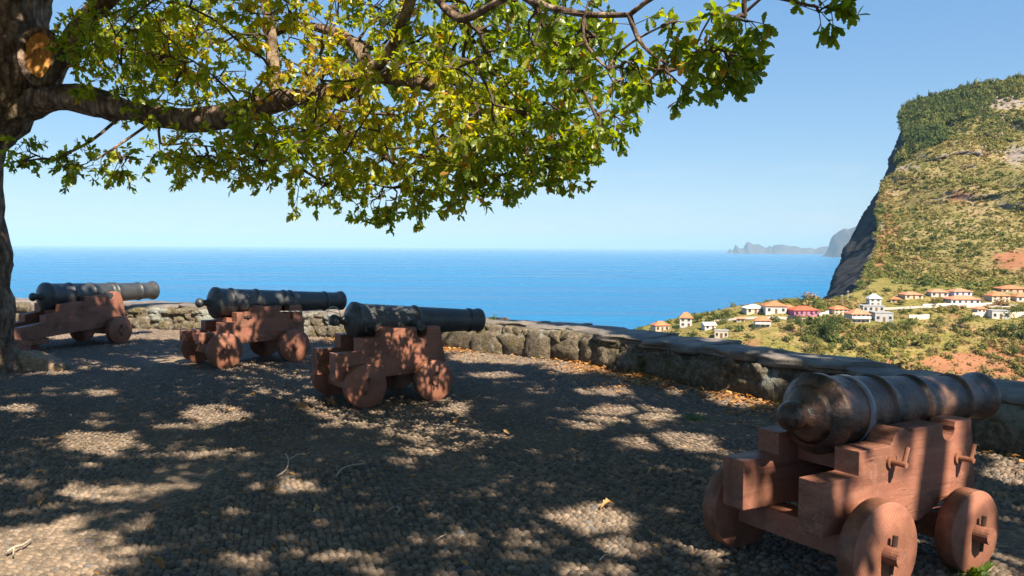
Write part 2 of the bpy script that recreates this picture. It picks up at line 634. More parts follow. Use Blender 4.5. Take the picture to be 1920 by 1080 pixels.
tag(link('sea', mesh('sea', np.array(V), np.array(Q), M['sea'])), None, kind='structure')

def grid_faces(nr, nc):
    i, k = np.meshgrid(np.arange(nr - 1), np.arange(nc - 1), indexing='ij')
    return np.stack([i * nc + k, i * nc + k + 1, (i + 1) * nc + k + 1, (i + 1) * nc + k], -1).reshape(-1, 4)

def earth_mat(name, cols, rock, sc, red=(0.31, 0.135, 0.075)):
    t = NT(name, 0.95, 0.05)
    p = t.pos()
    n1 = t.noise(sc, 6, 0.62, p)
    n2 = t.noise(sc * 7, 5, 0.7, p)
    n3 = t.noise(sc * 2.3, 5, 0.6, p)
    c = t.ramp(n1, [(0.3, cols[0]), (0.46, cols[1]), (0.58, cols[2]), (0.72, cols[3])])
    c = t.mix(t.ramp(n3, [(0.52, 0.0), (0.64, 0.75)]), c, cols[4])
    c = t.mix(t.ramp(n2, [(0.45, 0.0), (0.7, 0.6)]), c, tuple(x * 0.45 for x in cols[1]))
    n5 = t.noise(sc * 22, 4, 0.7, p)
    c = t.mix(t.ramp(n5, [(0.5, 0.0), (0.66, 0.65)]), c, tuple(x * 0.42 for x in cols[4]))
    c = t.mix(t.ramp(n5, [(0.32, 0.55), (0.46, 0.0)]), c, tuple(min(1, x * 1.25) for x in cols[3]))
    sep = t.n.new('ShaderNodeSeparateXYZ')
    t.l.new(t.geo('Normal'), sep.inputs[0])
    steep = t.ramp(t.math('ADD', sep.outputs['Z'], t.math('MULTIPLY', n2, 0.3)), [(0.72, 1.0), (0.9, 0.0)])
    rc = t.ramp(n2, [(0.35, tuple(x * 0.5 for x in rock)), (0.65, rock)])
    c = t.mix(steep, c, rc)
    nb = t.math('ADD', t.attr('bare'), t.math('MULTIPLY', t.math('SUBTRACT', n2, 0.5), 1.2))
    c = t.mix(t.ramp(nb, [(0.35, 0.0), (0.6, 0.9)]), c, t.ramp(n3, [(0.35, tuple(x * 0.7 for x in red)), (0.65, red)]))
    nr_ = t.math('ADD', t.attr('rock'), t.math('MULTIPLY', t.math('SUBTRACT', n2, 0.5), 1.4))
    c = t.mix(t.ramp(nr_, [(0.4, 0.0), (0.55, 0.95)]), c, rc)
    c = t.mix(t.attr('shaded_basalt'), c, t.ramp(n2, [(0.35, (0.02, 0.022, 0.026)), (0.65, (0.055, 0.055, 0.055))]))  # dark basalt of the sea face, with its shade put into the colour
    t.color(c)
    t.bump(n2, 0.8, 1.0 / sc * 0.02)
    return t.m
M['hill'] = earth_mat('hillside_earth', [(0.14, 0.118, 0.045), (0.2, 0.17, 0.06), (0.28, 0.22, 0.1), (0.36, 0.23, 0.14), (0.15, 0.15, 0.045)], (0.3, 0.25, 0.215), 0.018)
M['slope'] = earth_mat('village_slope_earth', [(0.14, 0.14, 0.034), (0.2, 0.175, 0.05), (0.27, 0.2, 0.085), (0.33, 0.17, 0.095), (0.165, 0.17, 0.038)], (0.33, 0.15, 0.085), 0.035)

# far peninsula and headland (real distance: 15 to 24 km)
t = NT('far_rock', 0.95, 0.05)
n1 = t.noise(0.0012, 6, 0.6, t.pos())
t.color(t.ramp(n1, [(0.35, (0.035, 0.03, 0.03)), (0.65, (0.09, 0.075, 0.065))]))
M['far'] = t.m

def ridge(name, prof, Y, depth, label=None):
    """a coastal ridge: crest follows (u, v); slopes fall to the sea both ways"""
    us = np.array([a for a, b in prof], float)
    vs = np.array([b for a, b in prof], float)
    uu = np.arange(us[0], us[-1] + 0.1, 1.6)
    vv = np.interp(uu, us, vs)
    nr = 9
    V = []
    for r in range(nr):
        f = r / (nr - 1) * 2 - 1                      # -1 front .. 1 back
        for a, b in zip(uu, vv):
            c = at(a, b, Y)
            hz = max(c.z - SEA_Z, 2.0) * (1 - abs(f) ** 0.8)
            off = f * depth * (0.35 + 0.65 * min(1, (c.z - SEA_Z) / 300))
            nn = fbm(np.array([[c.x, off, 0.0]]), 0.002, 4, 3)[0]
            V.append((c.x * (Y + off) / Y, Y + off + nn * depth * 0.35, SEA_Z - 6 + max(0, hz * (1 + 0.35 * nn * (abs(f) > 0.05)))))
    o = link(name, mesh(name, np.array(V), grid_faces(nr, len(uu)), M['far']))
    tag(o, None, kind='structure')
    return o
ridge('far_peninsula', [(1364, 473), (1368, 467), (1371, 465), (1374, 471), (1378, 466), (1381, 457), (1385, 462), (1390, 466), (1396, 465), (1400, 456), (1403, 452.5), (1408, 455), (1414, 458), (1422, 457), (1428, 460), (1436, 464), (1441, 463), (1444, 460), (1449, 463),
       (1454, 459), (1468, 458), (1482, 461), (1497, 461.5), (1505, 465), (1518, 464), (1528, 467), (1540, 462), (1560, 461), (1600, 458), (1680, 440), (1800, 425)], 22500, 900)
ridge('far_headland', [(1547, 479), (1552, 473), (1558, 463), (1562, 452), (1567, 441), (1575, 436), (1583, 431), (1590, 427), (1597, 429), (1603, 426), (1625, 415), (1680, 400), (1800, 380)], 15500, 1300)

# slope with the village (far side of the ravine)
BASE = ([150, 200, 250, 280, 310, 340, 370, 400, 430, 480, 620], [-110, -105, -88, -70, -51.5, -37, -30, -25, -20.5, -16, -14])
DELTA = ([700, 1000, 1100, 1200, 1250, 1300, 1340, 1380, 1420, 1460, 1560, 2700], [-80, -50, -27, -12.5, -9.5, -6.5, -5.0, -3.0, -1.5, 0, 0.0, 2.0])
def slope_z(u, Y):
    u = np.asarray(u, float)
    Y = np.asarray(Y, float)
    z = np.interp(Y, *BASE) + np.interp(u, *DELTA)
    edge = np.interp(u, [1200, 1560, 1620, 1680], [408, 412, 440, 700])   # seaward brink behind the houses
    d = np.clip(Y - edge, 0, 400)
    z = z - d * 1.5
    x = (u - 960) / F * Y
    P = np.c_[np.ravel(x), np.ravel(Y), np.zeros(x.size)]
    n = fbm(P, 0.03, 4, 5).reshape(x.shape)
    # terraced fields
    amp = np.interp(Y, [300, 345, 380, 420], [5.0, 2.6, 1.0, 0.8])
    z = z + n * amp
    return np.maximum(z, SEA_Z - 5)
def slope_red(u, Y):
    """bare red earth: ravine side at the right, cuts below the houses"""
    return np.clip(np.exp(-((u - 1960) / 230) ** 2 - ((Y - 314) / 26) ** 2) * 1.25 + 0.7 * np.exp(-((u - 1603) / 26) ** 2 - ((Y - 352) / 16) ** 2) + 0.6 * np.exp(-((u - 1410) / 40) ** 2 - ((Y - 346) / 9) ** 2)
                   + 0.55 * np.exp(-((u - 1790) / 30) ** 2 - ((Y - 378) / 8) ** 2) + 0.6 * np.exp(-((u - 1890) / 50) ** 2 - ((Y - 388) / 7) ** 2) + 0.62 * np.exp(-((u - 1730) / 170) ** 2 - ((Y - 316) / 16) ** 2), 0, 1)
uu = np.arange(700, 2600, 7.0)
yy = np.concatenate([np.arange(150, 300, 8), np.arange(300, 470, 2.2), np.arange(470, 621, 10)])
U, YY = np.meshgrid(uu, yy)
Z = slope_z(U, YY)
V = np.stack([(U - 960) / F * YY, YY, Z], -1).reshape(-1, 3)
tag(link('village_slope', mesh('village_slope', V, grid_faces(len(yy), len(uu)), M['slope'], True, {'bare': slope_red(U.ravel(), YY.ravel()), 'rock': np.zeros(U.size), 'shaded_basalt': np.zeros(U.size)})), None, kind='structure')

# the big headland hill with its sea cliff
EDGE = ([135, 190, 215, 270, 300, 330, 360, 400, 430, 480, 520, 560, 700], [1700, 1693, 1688, 1690, 1688, 1654, 1648, 1646, 1652, 1640, 1618, 1600, 1590])
SIL = ([135, 190, 215, 285, 320, 370, 440, 510, 560, 700], [1694, 1688, 1678, 1648, 1644, 1620, 1588, 1566, 1555, 1548])
TOPV = ([1600, 1692, 1720, 1760, 1800, 1850, 1920, 2000, 2200, 2700], [222, 206, 188, 178, 165, 154, 143, 140, 122, 112])
nt, ncol, nface = 120, 150, 22
HV = np.zeros((nt, ncol + nface, 3))
HU = np.zeros((nt, ncol))
for r in range(nt):
    tt = r / (nt - 1)
    Yr = 425 + 530 * tt ** 0.92
    g = tt ** 0.95
    vE = 566 + (190 - 566) * g
    uE = np.interp(vE, *EDGE)
    s = np.linspace(0, 1, ncol) ** 1.35
    u = uE + (2650 - uE) * s
    vtop = np.interp(u, *TOPV)
    vb = np.interp(u, [1600, 1800, 1920, 2650], [566, 552, 545, 530])
    v = vb + (vtop - vb) * g
    a = u - 960.0
    b = v - 540.0
    u1, v1 = a * CR + b * SR, -a * SR + b * CR
    up = -v1 / F
    k = Yr / (CP + up * SP)
    HV[r, nface:, 0] = u1 / F * k
    HV[r, nface:, 1] = Yr
    HV[r, nface:, 2] = EYE + (-SP + up * CP) * k
    HU[r] = u
    e = HV[r, nface].copy()
    for j in range(nface):
        f = 1 - j / nface                    # 1 = far back .. 0 = edge
        Yb = Yr + 190 * f
        uS = np.interp(vE, *SIL)
        ub = uE + (uS - uE) * min(1, f * 2.2) ** 0.9
        x = (ub - 960) / F * Yb
        HV[r, j] = (x, Yb, e[2] - 14 * f)
# relief: gullies and rock bands on the slope
P = HV.reshape(-1, 3)
gully = fbm(P * np.array([1, 0.35, 0.35]), 0.018, 5, 21).reshape(nt, -1)
rough = fbm(P, 0.06, 4, 33).reshape(nt, -1)
band = fbm(P * np.array([0.25, 0.25, 1.0]), 0.03, 3, 51).reshape(nt, -1)
tcol = np.linspace(0, 1, nt)[:, None]
amp = np.sin(np.clip(tcol, 0, 1) * PI) ** 0.5 * np.interp(np.arange(ncol + nface), [0, nface, nface + 12], [0.5, 0.25, 1.0])[None, :]
HV[..., 1] += amp * (gully * 55 + rough * 20 - 14 * np.abs(fbm(P * np.array([1, 0.3, 0.5]), 0.03, 3, 77).reshape(nt, -1)) + np.where(band > 0.18, -1, 0) * 9 * np.clip((band - 0.18) * 8, 0, 1))
HV[..., 2] += amp * (rough * 5)
HV[..., 0] += np.interp(np.arange(ncol + nface), [0, nface - 1, nface, nface + 10], [1, 1, 0.7, 0.0])[None, :] * rough * 9
q0 = proj(HV.reshape(-1, 3)).reshape(nt, -1, 3)
for cu, cv, ru, rv, am in ((1880, 196, 55, 14, 16), (1905, 300, 32, 26, 22), (1700, 318, 50, 8, 10), (1790, 255, 40, 10, 8), (1850, 400, 60, 10, 8)):
    HV[..., 1] += am * np.tanh((cv - q0[..., 1]) / rv * 1.2) * np.exp(-((q0[..., 0] - cu) / ru) ** 2 - ((q0[..., 1] - cv) / (rv * 3)) ** 2) * (np.arange(ncol + nface) >= nface)[None, :]
# skirt down to the sea below the first row, cap behind the last
low = HV[0].copy()
low[:, 2] = SEA_Z - 5
low[nface:, 1] -= 6
back = HV[-1].copy()
back[:, 0] *= (back[:, 1] + 260) / back[:, 1] * 1.02
back[:, 1] += 260
back[:, 2] += 4
back2 = back.copy()
back2[:, 0] *= (back2[:, 1] + 300) / back2[:, 1] * 1.03
back2[:, 1] += 300
back2[:, 2] = SEA_Z
ALL = np.concatenate([low[None], HV, back[None], back2[None]])
qh = proj(ALL.reshape(-1, 3))
colno = np.tile(np.arange(ALL.shape[1]), ALL.shape[0])
lit = colno >= nface
bare = lit * np.clip(np.exp(-((qh[:, 0] - np.interp(qh[:, 1], [330, 400, 430, 480, 520, 560], [1640, 1660, 1672, 1655, 1632, 1606])) / 20) ** 2) * np.interp(qh[:, 1], [380, 420, 540, 570], [0, 0.9, 0.9, 0.4])
       + 0.55 * np.exp(-((qh[:, 0] - 1800) / 50) ** 2 - ((qh[:, 1] - 370) / 22) ** 2) + 0.85 * np.exp(-((qh[:, 0] - 1905) / 55) ** 2 - ((qh[:, 1] - 488) / 26) ** 2), 0, 1)
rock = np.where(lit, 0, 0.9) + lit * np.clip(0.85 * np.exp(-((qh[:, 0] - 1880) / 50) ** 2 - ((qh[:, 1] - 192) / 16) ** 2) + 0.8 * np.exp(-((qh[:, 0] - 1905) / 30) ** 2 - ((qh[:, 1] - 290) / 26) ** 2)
       + 0.7 * np.exp(-((qh[:, 0] - 1690) / 40) ** 2 - ((qh[:, 1] - 315) / 8) ** 2) + 0.7 * np.exp(-((qh[:, 0] - 1648) / 14) ** 2 - ((qh[:, 1] - 420) / 24) ** 2), 0, 1)
def hill_bare(P):
    """how bare (rock, tilled terrace) the hill is at world points"""
    q = proj(P)
    g = lambda cu, cv, ru, rv: np.exp(-((q[:, 0] - cu) / ru) ** 2 - ((q[:, 1] - cv) / rv) ** 2)
    return np.clip(g(1880, 194, 50, 16) + g(1905, 290, 30, 26) + g(1900, 488, 50, 26) + 0.8 * g(1800, 372, 45, 18) + 0.7 * g(1690, 315, 40, 8) + 0.9 * g(1648, 470, 16, 40) + 0.5 * g(1760, 330, 40, 10), 0, 1)
hill = link('headland_hill', mesh('headland_hill', ALL.reshape(-1, 3), grid_faces(ALL.shape[0], ALL.shape[1]), M['hill'], True, {'bare': bare, 'rock': rock, 'shaded_basalt': np.where(lit, 0.0, 1.0)}))  # cliff columns off the lit slope get the shade-darkened rock colour
tag(hill, None, kind='structure')

# our own bluff below the terrace
WALL = [(-26, 19.5), (-18, 18.3), (-9.7, 16.9), (-6.9, 16.1), (-3.4, 14.9), (-0.9, 13.25), (0.3, 12.25), (1.06, 11.55), (1.9, 10.3), (2.5, 9.2), (3.15, 8.05), (3.75, 6.95), (4.45, 5.5), (5.4, 3.5), (7.0, 0.2), (9.5, -5.0), (14, -14)]
WALL = [Vector((a, b, 0)) for a, b in WALL]
def wall_normals():
    out = []
    for i in range(len(WALL)):
        d = (WALL[min(i + 1, len(WALL) - 1)] - WALL[max(i - 1, 0)]).normalized()
        out.append(Vector((-d.y, d.x, 0)))               # outward (away from the terrace)
    return out
WN = wall_normals()
V = []
for dist, z in ((0.55, -0.3), (1.2, -1.5), (6, -12), (25, -40), (80, -85), (180, -112), (330, -150), (500, -158)):
    for p, n in zip(WALL, WN):
        q = p + n * dist
        V.append((q.x, q.y, z))
tag(link('bluff', mesh('bluff', np.array(V), grid_faces(8, len(WALL)), M['slope'], True)), None, kind='structure')

# terrace: bed of the paving
V = [(p.x + n.x * 0.5, p.y + n.y * 0.5, 0) for p, n in zip(WALL, WN)]
V += [(14, -22, 0), (-26, -22, 0)]
pave = link('pavement', mesh('pavement', np.array(V), [list(range(len(V)))[::-1]], M['bed']))
tag(pave, 'dark pebble paving of the fort terrace', kind='structure')

# ------------------------------------------------------------------ cobbles
def inside_terrace(x, y, margin):
    """signed side test against the wall line"""
    ok = np.ones(len(x), bool)
    best = np.full(len(x), 1e9)
    side = np.zeros(len(x))
    for i in range(len(WALL) - 1):
        a, b = WALL[i], WALL[i + 1]
        d = b - a
        L2 = d.x * d.x + d.y * d.y
        tt = np.clip(((x - a.x) * d.x + (y - a.y) * d.y) / L2, 0, 1)
        ex, ey = x - (a.x + tt * d.x), y - (a.y + tt * d.y)
        dist = np.hypot(ex, ey)
        n = Vector((-d.y, d.x, 0)).normalized()
        sg = ex * n.x + ey * n.y
        upd = dist < best
        best = np.where(upd, dist, best)
        side = np.where(upd, sg, side)
    return (side < 0) & (best > margin)

ANG = math.radians(-17)
ca, sa = math.cos(ANG), math.sin(ANG)
ROW, STEP = 0.036, 0.044
rr = np.arange(-16, 24, ROW)
cc = np.arange(-18, 18, STEP)
G1, G2 = np.meshgrid(cc, rr)
G1 = G1 + (np.arange(len(rr)) % 2)[:, None] * STEP * 0.5
G1, G2 = G1.ravel(), G2.ravel()
G1 = G1 + RNG.normal(0, 0.006, G1.size)
G2 = G2 + RNG.normal(0, 0.0028, G2.size) + 0.16 * np.sin(G1 * 0.75 + 1.0) + 0.05 * np.sin(G1 * 2.1 + G2)
px, py = G1 * ca - G2 * sa, G1 * sa + G2 * ca
q = proj(np.c_[px, py, np.zeros_like(px)])
vis = (py > 2.7) & (q[:, 0] > -160) & (q[:, 0] < 2080) & (q[:, 1] < 1330) & inside_terrace(px, py, 0.03) & (RNG.random(px.size) > 0.03)
px, py, q = px[vis], py[vis], q[vis]
# concrete patch and trodden earth where pebbles are buried
bury = fbm(np.c_[px, py, 0 * px], 0.5, 3, 77)
for bx_, by_, br_ in ((-2.55, 4.3, 0.7), (0.3, 4.05, 0.45), (3.1, 4.6, 0.4)):     # trodden earth covers the pebbles here
    bury = bury + 0.42 * np.exp(-((px - bx_) ** 2 + (py - by_) ** 2) / br_ ** 2)
size = np.exp(RNG.normal(0, 0.2, px.size))
hgt = 0.0225 * size * np.clip(1.0 - np.clip((bury - 0.36) * 2.2, 0, 0.86), 0.14, 1)
yaw = ANG + RNG.normal(0, 0.2, px.size) + 0.12 * np.cos(px * 0.75)
sx = 0.0232 * size
sy = 0.0176 * np.exp(RNG.normal(0, 0.1, px.size))
order = np.argsort(py)
def dome(n1, rings):
    V = [(0, 0, 1.0)]
    for k, (r, z) in enumerate(rings):
        for i in range(n1):
            a = 2 * PI * (i + 0.5 * (k % 2)) / n1
            V.append((r * math.cos(a), r * math.sin(a), z))
    T = [(0, 1 + i, 1 + (i + 1) % n1) for i in range(n1)]
    for k in range(len(rings) - 1):
        a0, b0 = 1 + k * n1, 1 + (k + 1) * n1
        for i in range(n1):
            j = (i + 1) % n1
            T += [(a0 + i, b0 + i, a0 + j), (a0 + j, b0 + i, b0 + j)] if k % 2 == 0 else [(a0 + i, b0 + i, b0 + j), (a0 + i, b0 + j, a0 + j)]
    return np.array(V), np.array(T)
def scatter(tmpl, X, Y, SX, SY, SZ, YAW, z0=-0.004):
    TV, TF = tmpl
    n = len(X)
    c, s = np.cos(YAW)[:, None], np.sin(YAW)[:, None]
    lx, ly = TV[None, :, 0] * SX[:, None], TV[None, :, 1] * SY[:, None]
    V = np.stack([X[:, None] + lx * c - ly * s, Y[:, None] + lx * s + ly * c, z0 + TV[None, :, 2] * SZ[:, None]], -1)
    return V.reshape(-1, 3), (TF[None] + (np.arange(n) * len(TV))[:, None, None]).reshape(-1, 3)
inframe = (q[:, 1] < 1082) & (q[:, 0] > 5) & (q[:, 0] < 1915)
clear = inframe & ~((q[:, 0] > 1310) & (q[:, 1] > 850))
near_idx = np.array([i for i in order if clear[i]][:300])
is_near = np.zeros(px.size, bool)
is_near[near_idx] = True
hi = dome(8, [(0.55, 0.86), (0.92, 0.45), (1.0, 0.0)])
tmpl_me = []
for k in range(6):
    V = hi[0].copy()
    V *= 1 + 0.12 * fbm(V * 1.3 + k * 9, 1.0, 2, k)[:, None]
    tmpl_me.append(mesh('cobble', V, hi[1], M['cobble'], True))
for i in near_idx:
    o = link('cobble', tmpl_me[i % 6], pave, (px[i], py[i], -0.004), (0, 0, yaw[i]))
    o.scale = (sx[i], sy[i], hgt[i])
m1 = ~is_near & (py < 6.5)
m2 = ~is_near & (py >= 6.5)
V1, F1 = scatter(dome(6, [(0.64, 0.78), (1.0, 0.0)]), px[m1], py[m1], sx[m1], sy[m1], hgt[m1], yaw[m1])
V2, F2 = scatter(dome(5, [(0.8, 0.55)]), px[m2], py[m2], sx[m2], sy[m2], hgt[m2], yaw[m2])
cf = link('cobble_field', mesh('cobble_field', np.concatenate([V1, V2]), np.concatenate([F1, F2 + len(V1)]), M['cobble'], True), pave)
cf['kind'] = 'stuff'

# ------------------------------------------------------------------ parapet wall
def stone_template(seed, sub=5):
    bm = bmesh.new()
    bmesh.ops.create_cube(bm, size=2.0)
    bmesh.ops.subdivide_edges(bm, edges=bm.edges[:], cuts=sub, use_grid_fill=True)
    V = np.array([v.co[:] for v in bm.verts])
    Sp = V / (np.linalg.norm(V, axis=1)[:, None])
    W = V * 0.42 + Sp * 1.25 * 0.58
    W = W * (1 + 0.24 * fbm(Sp, 1.3, 2, seed)[:, None] + 0.26 * fbm(Sp, 3.4, 3, seed + 5)[:, None])
    for v, w_ in zip(bm.verts, W):
        v.co = w_
    return bm_mesh('stone', bm, M['stone'], True)
STONES = [stone_template(100 + k) for k in range(10)]
wall_len = [0]
for a, b in zip(WALL, WALL[1:]):
    wall_len.append(wall_len[-1] + (b - a).length)
def wall_at(s):
    i = max(0, min(len(WALL) - 2, int(np.searchsorted(wall_len, s)) - 1))
    tt = (s - wall_len[i]) / (wall_len[i + 1] - wall_len[i])
    p = WALL[i].lerp(WALL[i + 1], tt)
    n = WN[i].lerp(WN[i + 1], tt).normalized()
    return p, n
WH, WT = 0.365, 0.62
# core
V = []
for s in np.arange(0, wall_len[-1], 0.12):
    p, n = wall_at(s)
    for d, z in ((0.085, -0.05), (0.085, WH - 0.1), (0.12, WH), (WT - 0.1, WH), (WT - 0.05, -1.2)):
        nn = fbm(np.array([[p.x * 3, p.y * 3, z * 3 + d]]), 1, 3, 8)[0] * 0.03
        q_ = p + n * (d + nn)
        V.append((q_.x, q_.y, z + (nn * 0.3 if z > 0 else 0)))
V = np.array(V)
wall = link('parapet_wall', mesh('parapet_wall', V, grid_faces(len(V) // 5, 5), M['mortar'], True))
tag(wall, 'low rough stone parapet wall with dark slab coping round the terrace', 'wall')
rs = random.Random(5)
def put_stone(s, z, w, h, d=0.15, out=0.0):
    p, n = wall_at(s)
    o = link('stone', STONES[rs.randrange(10)], wall)
    o.location = (p + n * (0.1 + out) + Vector((0, 0, z)))
    ang = math.atan2(n.y, n.x) - PI / 2
    o.rotation_euler = (rs.uniform(-0.12, 0.12), rs.uniform(-0.14, 0.14) + rs.choice((0, PI)), ang + rs.uniform(-0.08, 0.08))
    o.scale = (w * 0.56, d * 0.66, h * 0.57)
s = 7.5
smax = wall_len[12] + 0.4
while s < smax:                                     # lower course of boulders, smaller rubble above
    p, n = wall_at(s)
    big = p.x > -2.2
    w = rs.uniform(0.34, 0.72) if big else rs.uniform(0.2, 0.4)
    h = rs.uniform(0.22, 0.34) if big else rs.uniform(0.14, 0.22)
    put_stone(s + w / 2, h * 0.42, w * 1.02, h * 1.1, rs.uniform(0.17, 0.26), rs.uniform(-0.09, 0.0))
    x = 0
    z = h * 0.9
    while z < WH - 0.05:
        x = 0
        hh = min(rs.uniform(0.11, 0.18), WH - z + 0.03)
        while x < w - 0.06:
            ww = rs.uniform(0.15, 0.32)
            put_stone(s + x + ww / 2, z + hh * 0.45, ww * 1.05, hh * 1.15, rs.uniform(0.13, 0.2), rs.uniform(-0.05, 0.02))
            x += ww
        z += hh
    s += w
# coping slabs
def slab_template(seed):
    bm = bmesh.new()
    bmesh.ops.create_cube(bm, size=2.0)
    bmesh.ops.subdivide_edges(bm, edges=bm.edges[:], cuts=6, use_grid_fill=True)
    V = np.array([v.co[:] for v in bm.verts])
    N = np.c_[fbm(V * np.array([4, 3, 1]), 0.6, 3, seed), fbm(V * np.array([4, 3, 1]), 0.6, 3, seed + 9), fbm(V * np.array([3, 3, 0.1]), 0.7, 3, seed + 4)]
    V = V * np.where(np.abs(V[:, 2:3]) > 0.9, np.array([[0.985, 0.95, 1.0]]), 1.0) + N * np.array([0.06, 0.24, 0.4])
    V[:, 2] -= 0.25 * (np.abs(V[:, 1]) > 0.95) * (V[:, 2] > 0)
    for v, w_ in zip(bm.verts, V):
        v.co = w_
    return bm_mesh('cap_stone', bm, M['cap'], True)
SLABS = [slab_template(200 + 7 * k) for k in range(6)]
s = 2.0
while s < wall_len[13]:
    p, n = wall_at(s)
    L = rs.uniform(0.7, 1.3)
    p, n = wall_at(s + L / 2)
    o = link('cap_stone', SLABS[rs.randrange(6)], wall)
    back_ = 0.17 if p.x < 0.95 else 0.02
    o.location = p + n * (WT / 2 + rs.uniform(-0.03, 0.03) + back_) + Vector((0, 0, WH + 0.048 + rs.uniform(-0.02, 0.02)))
    o.rotation_euler = (rs.uniform(-0.05, 0.05), rs.uniform(-0.03, 0.03), math.atan2(n.y, n.x) - PI / 2 + rs.choice((0, PI)))
    o.scale = (L / 2 * 0.985, WT / 2 + 0.05, 0.058)
    s += L
# ------------------------------------------------------------------ cannons
def extrude_profile(prof, y0, y1):
    bm = bmesh.new()
    a = [bm.verts.new((x, y0, z)) for x, z in prof]
    b = [bm.verts.new((x, y1, z)) for x, z in prof]
    n = len(prof)
    bm.faces.new(a)
    bm.faces.new(b[::-1])
    for i in range(n):
        bm.faces.new([a[i], b[i], b[(i + 1) % n], a[(i + 1) % n]])
    bmesh.ops.recalc_face_normals(bm, faces=bm.faces)
    return bm

def arc(cx, cz, r, a0, a1, n):
    return [(cx + r * math.cos(math.radians(a0 + (a1 - a0) * i / n)), cz + r * math.sin(math.radians(a0 + (a1 - a0) * i / n))) for i in range(n + 1)]

def cheek_profile(steps, shoulder, top, notch_x, notch_r, front, low, rear_bottom, scallop=True):
    """outline of a stepped carriage side, from the rear bottom corner clockwise (x, z)"""
    pr = [rear_bottom]
    for i, (x, z) in enumerate(steps):
        if i:
            pr.append((x, steps[i - 1][1]))
        pr.append((x, z))
    sx_, sz_ = shoulder                                 # ovolo shoulder
    pr.append((sx_ - 0.11, steps[-1][1]))
    pr += [(sx_ - 0.10, steps[-1][1] + 0.02)]
    pr += arc(sx_ - 0.02, sz_ - 0.075, 0.075, 170, 40, 8)
    pr.append((sx_ + 0.045, sz_ - 0.025))
    pr.append((sx_ + 0.05, top[1] - 0.012))
    pr.append((sx_ + 0.07, top[1]))
    pr.append((notch_x - notch_r, top[1]))
    pr += arc(notch_x, top[1] - notch_r * 0.75, notch_r, 165, 375, 12)
    pr.append((notch_x + notch_r + 0.005, top[1]))
    pr.append(top)
    pr.append(front)
    pr += low
    return pr

def make_barrel(parent, xb, zb, el, xm, rb, rm, rings, mat, button, name='barrel', trunnion=0.45, strap=None, btype='ball', swell=1.0, tl_=0.3):
    """lathe along local x; placed by its parent"""
    L = xm - xb
    prof = [(-0.005, rb * 0.2), (-0.07, rb * 0.34), (-0.06, rb * 0.5), (-0.035, rb * 0.74), (-0.012, rb * 0.86)]
    prof = [(-0.075, rb * 0.28), (-0.066, rb * 0.42), (-0.05, rb * 0.6), (-0.03, rb * 0.78), (-0.014, rb * 0.9), (0.0, rb * 0.96), (0.004, rb), (0.045, rb), (0.05, rb * 0.955), (0.07, rb * 0.945)]
    body = lambda x: (rb * 0.93) + (rm * 0.84 - rb * 0.93) * (x / L) ** 0.95
    xs = list(np.linspace(0.1, L - 0.2, 24))
    for r in rings:
        xs += [r * L - 0.022, r * L - 0.016, r * L - 0.008, r * L + 0.008, r * L + 0.016, r * L + 0.022]
    for x in sorted(xs):
        rr_ = body(x)
        for r in rings:
            d = abs(x - r * L)
            if d < 0.0165:
                rr_ += 0.014 if d < 0.01 else 0.009
        if prof[-1][0] < x - 1e-4:
            prof.append((x, rr_))
    neck = body(L - 0.19)
    prof += [(L - 0.17, neck * 0.99), (L - 0.12, neck * 1.02), (L - 0.08, rm * 0.93 * swell), (L - 0.05, rm * swell), (L - 0.025, rm * swell), (L - 0.012, rm * 0.95), (L, rm * 0.86), (L, rm * 0.5), (L - 0.25, rm * 0.48)]
    bm = bmesh.new()
    lathe(bm, prof, 44)
    rotz = Matrix.Rotation(-el, 4, 'Y')
    o = link(name, bm_mesh(name, bm, mat, True), parent, (xb, 0, zb), (0, -el, 0))
    for p in o.data.polygons:
        p.use_smooth = True
    # cascabel
    bm = bmesh.new()
    if btype == 'ball':
        pr = [(-0.245, 0.004), (-0.24, 0.03), (-0.225, 0.05), (-0.2, 0.062), (-0.175, 0.058), (-0.15, 0.043), (-0.125, 0.036), (-0.09, 0.045), (-0.065, 0.07), (-0.04, 0.09)]
    else:
        pr = [(-0.225, 0.004), (-0.222, 0.03), (-0.21, 0.05), (-0.19, 0.064), (-0.165, 0.07), (-0.14, 0.067), (-0.12, 0.058), (-0.105, 0.053), (-0.09, 0.056), (-0.075, 0.075), (-0.055, 0.11), (-0.04, 0.14)]
    k = button
    lathe(bm, [(x, r * k) for x, r in pr], 24)
    link('cascabel_button', bm_mesh('cascabel_button', bm, mat, True), o)
    for sgn in (-1, 1):
        bm = bmesh.new()
        r0 = body(trunnion * L) * 0.8
        cyl(bm, (trunnion * L, sgn * r0, -0.035), (trunnion * L, sgn * tl_, -0.035), 0.052, n=20)
        link('trunnion', bm_mesh('trunnion', bm, mat, False, 0.006), o)
    if strap:
        xs_ = strap * L
        bm = bmesh.new()
        rr_ = body(xs_) + 0.004
        lathe(bm, [(xs_ - 0.021, rr_ - 0.004), (xs_ - 0.02, rr_ + 0.004), (xs_ + 0.02, rr_ + 0.003), (xs_ + 0.021, rr_ - 0.005)], 44)
        link('steel_strap', bm_mesh('steel_strap', bm, M['strap'], True), o)
    return o

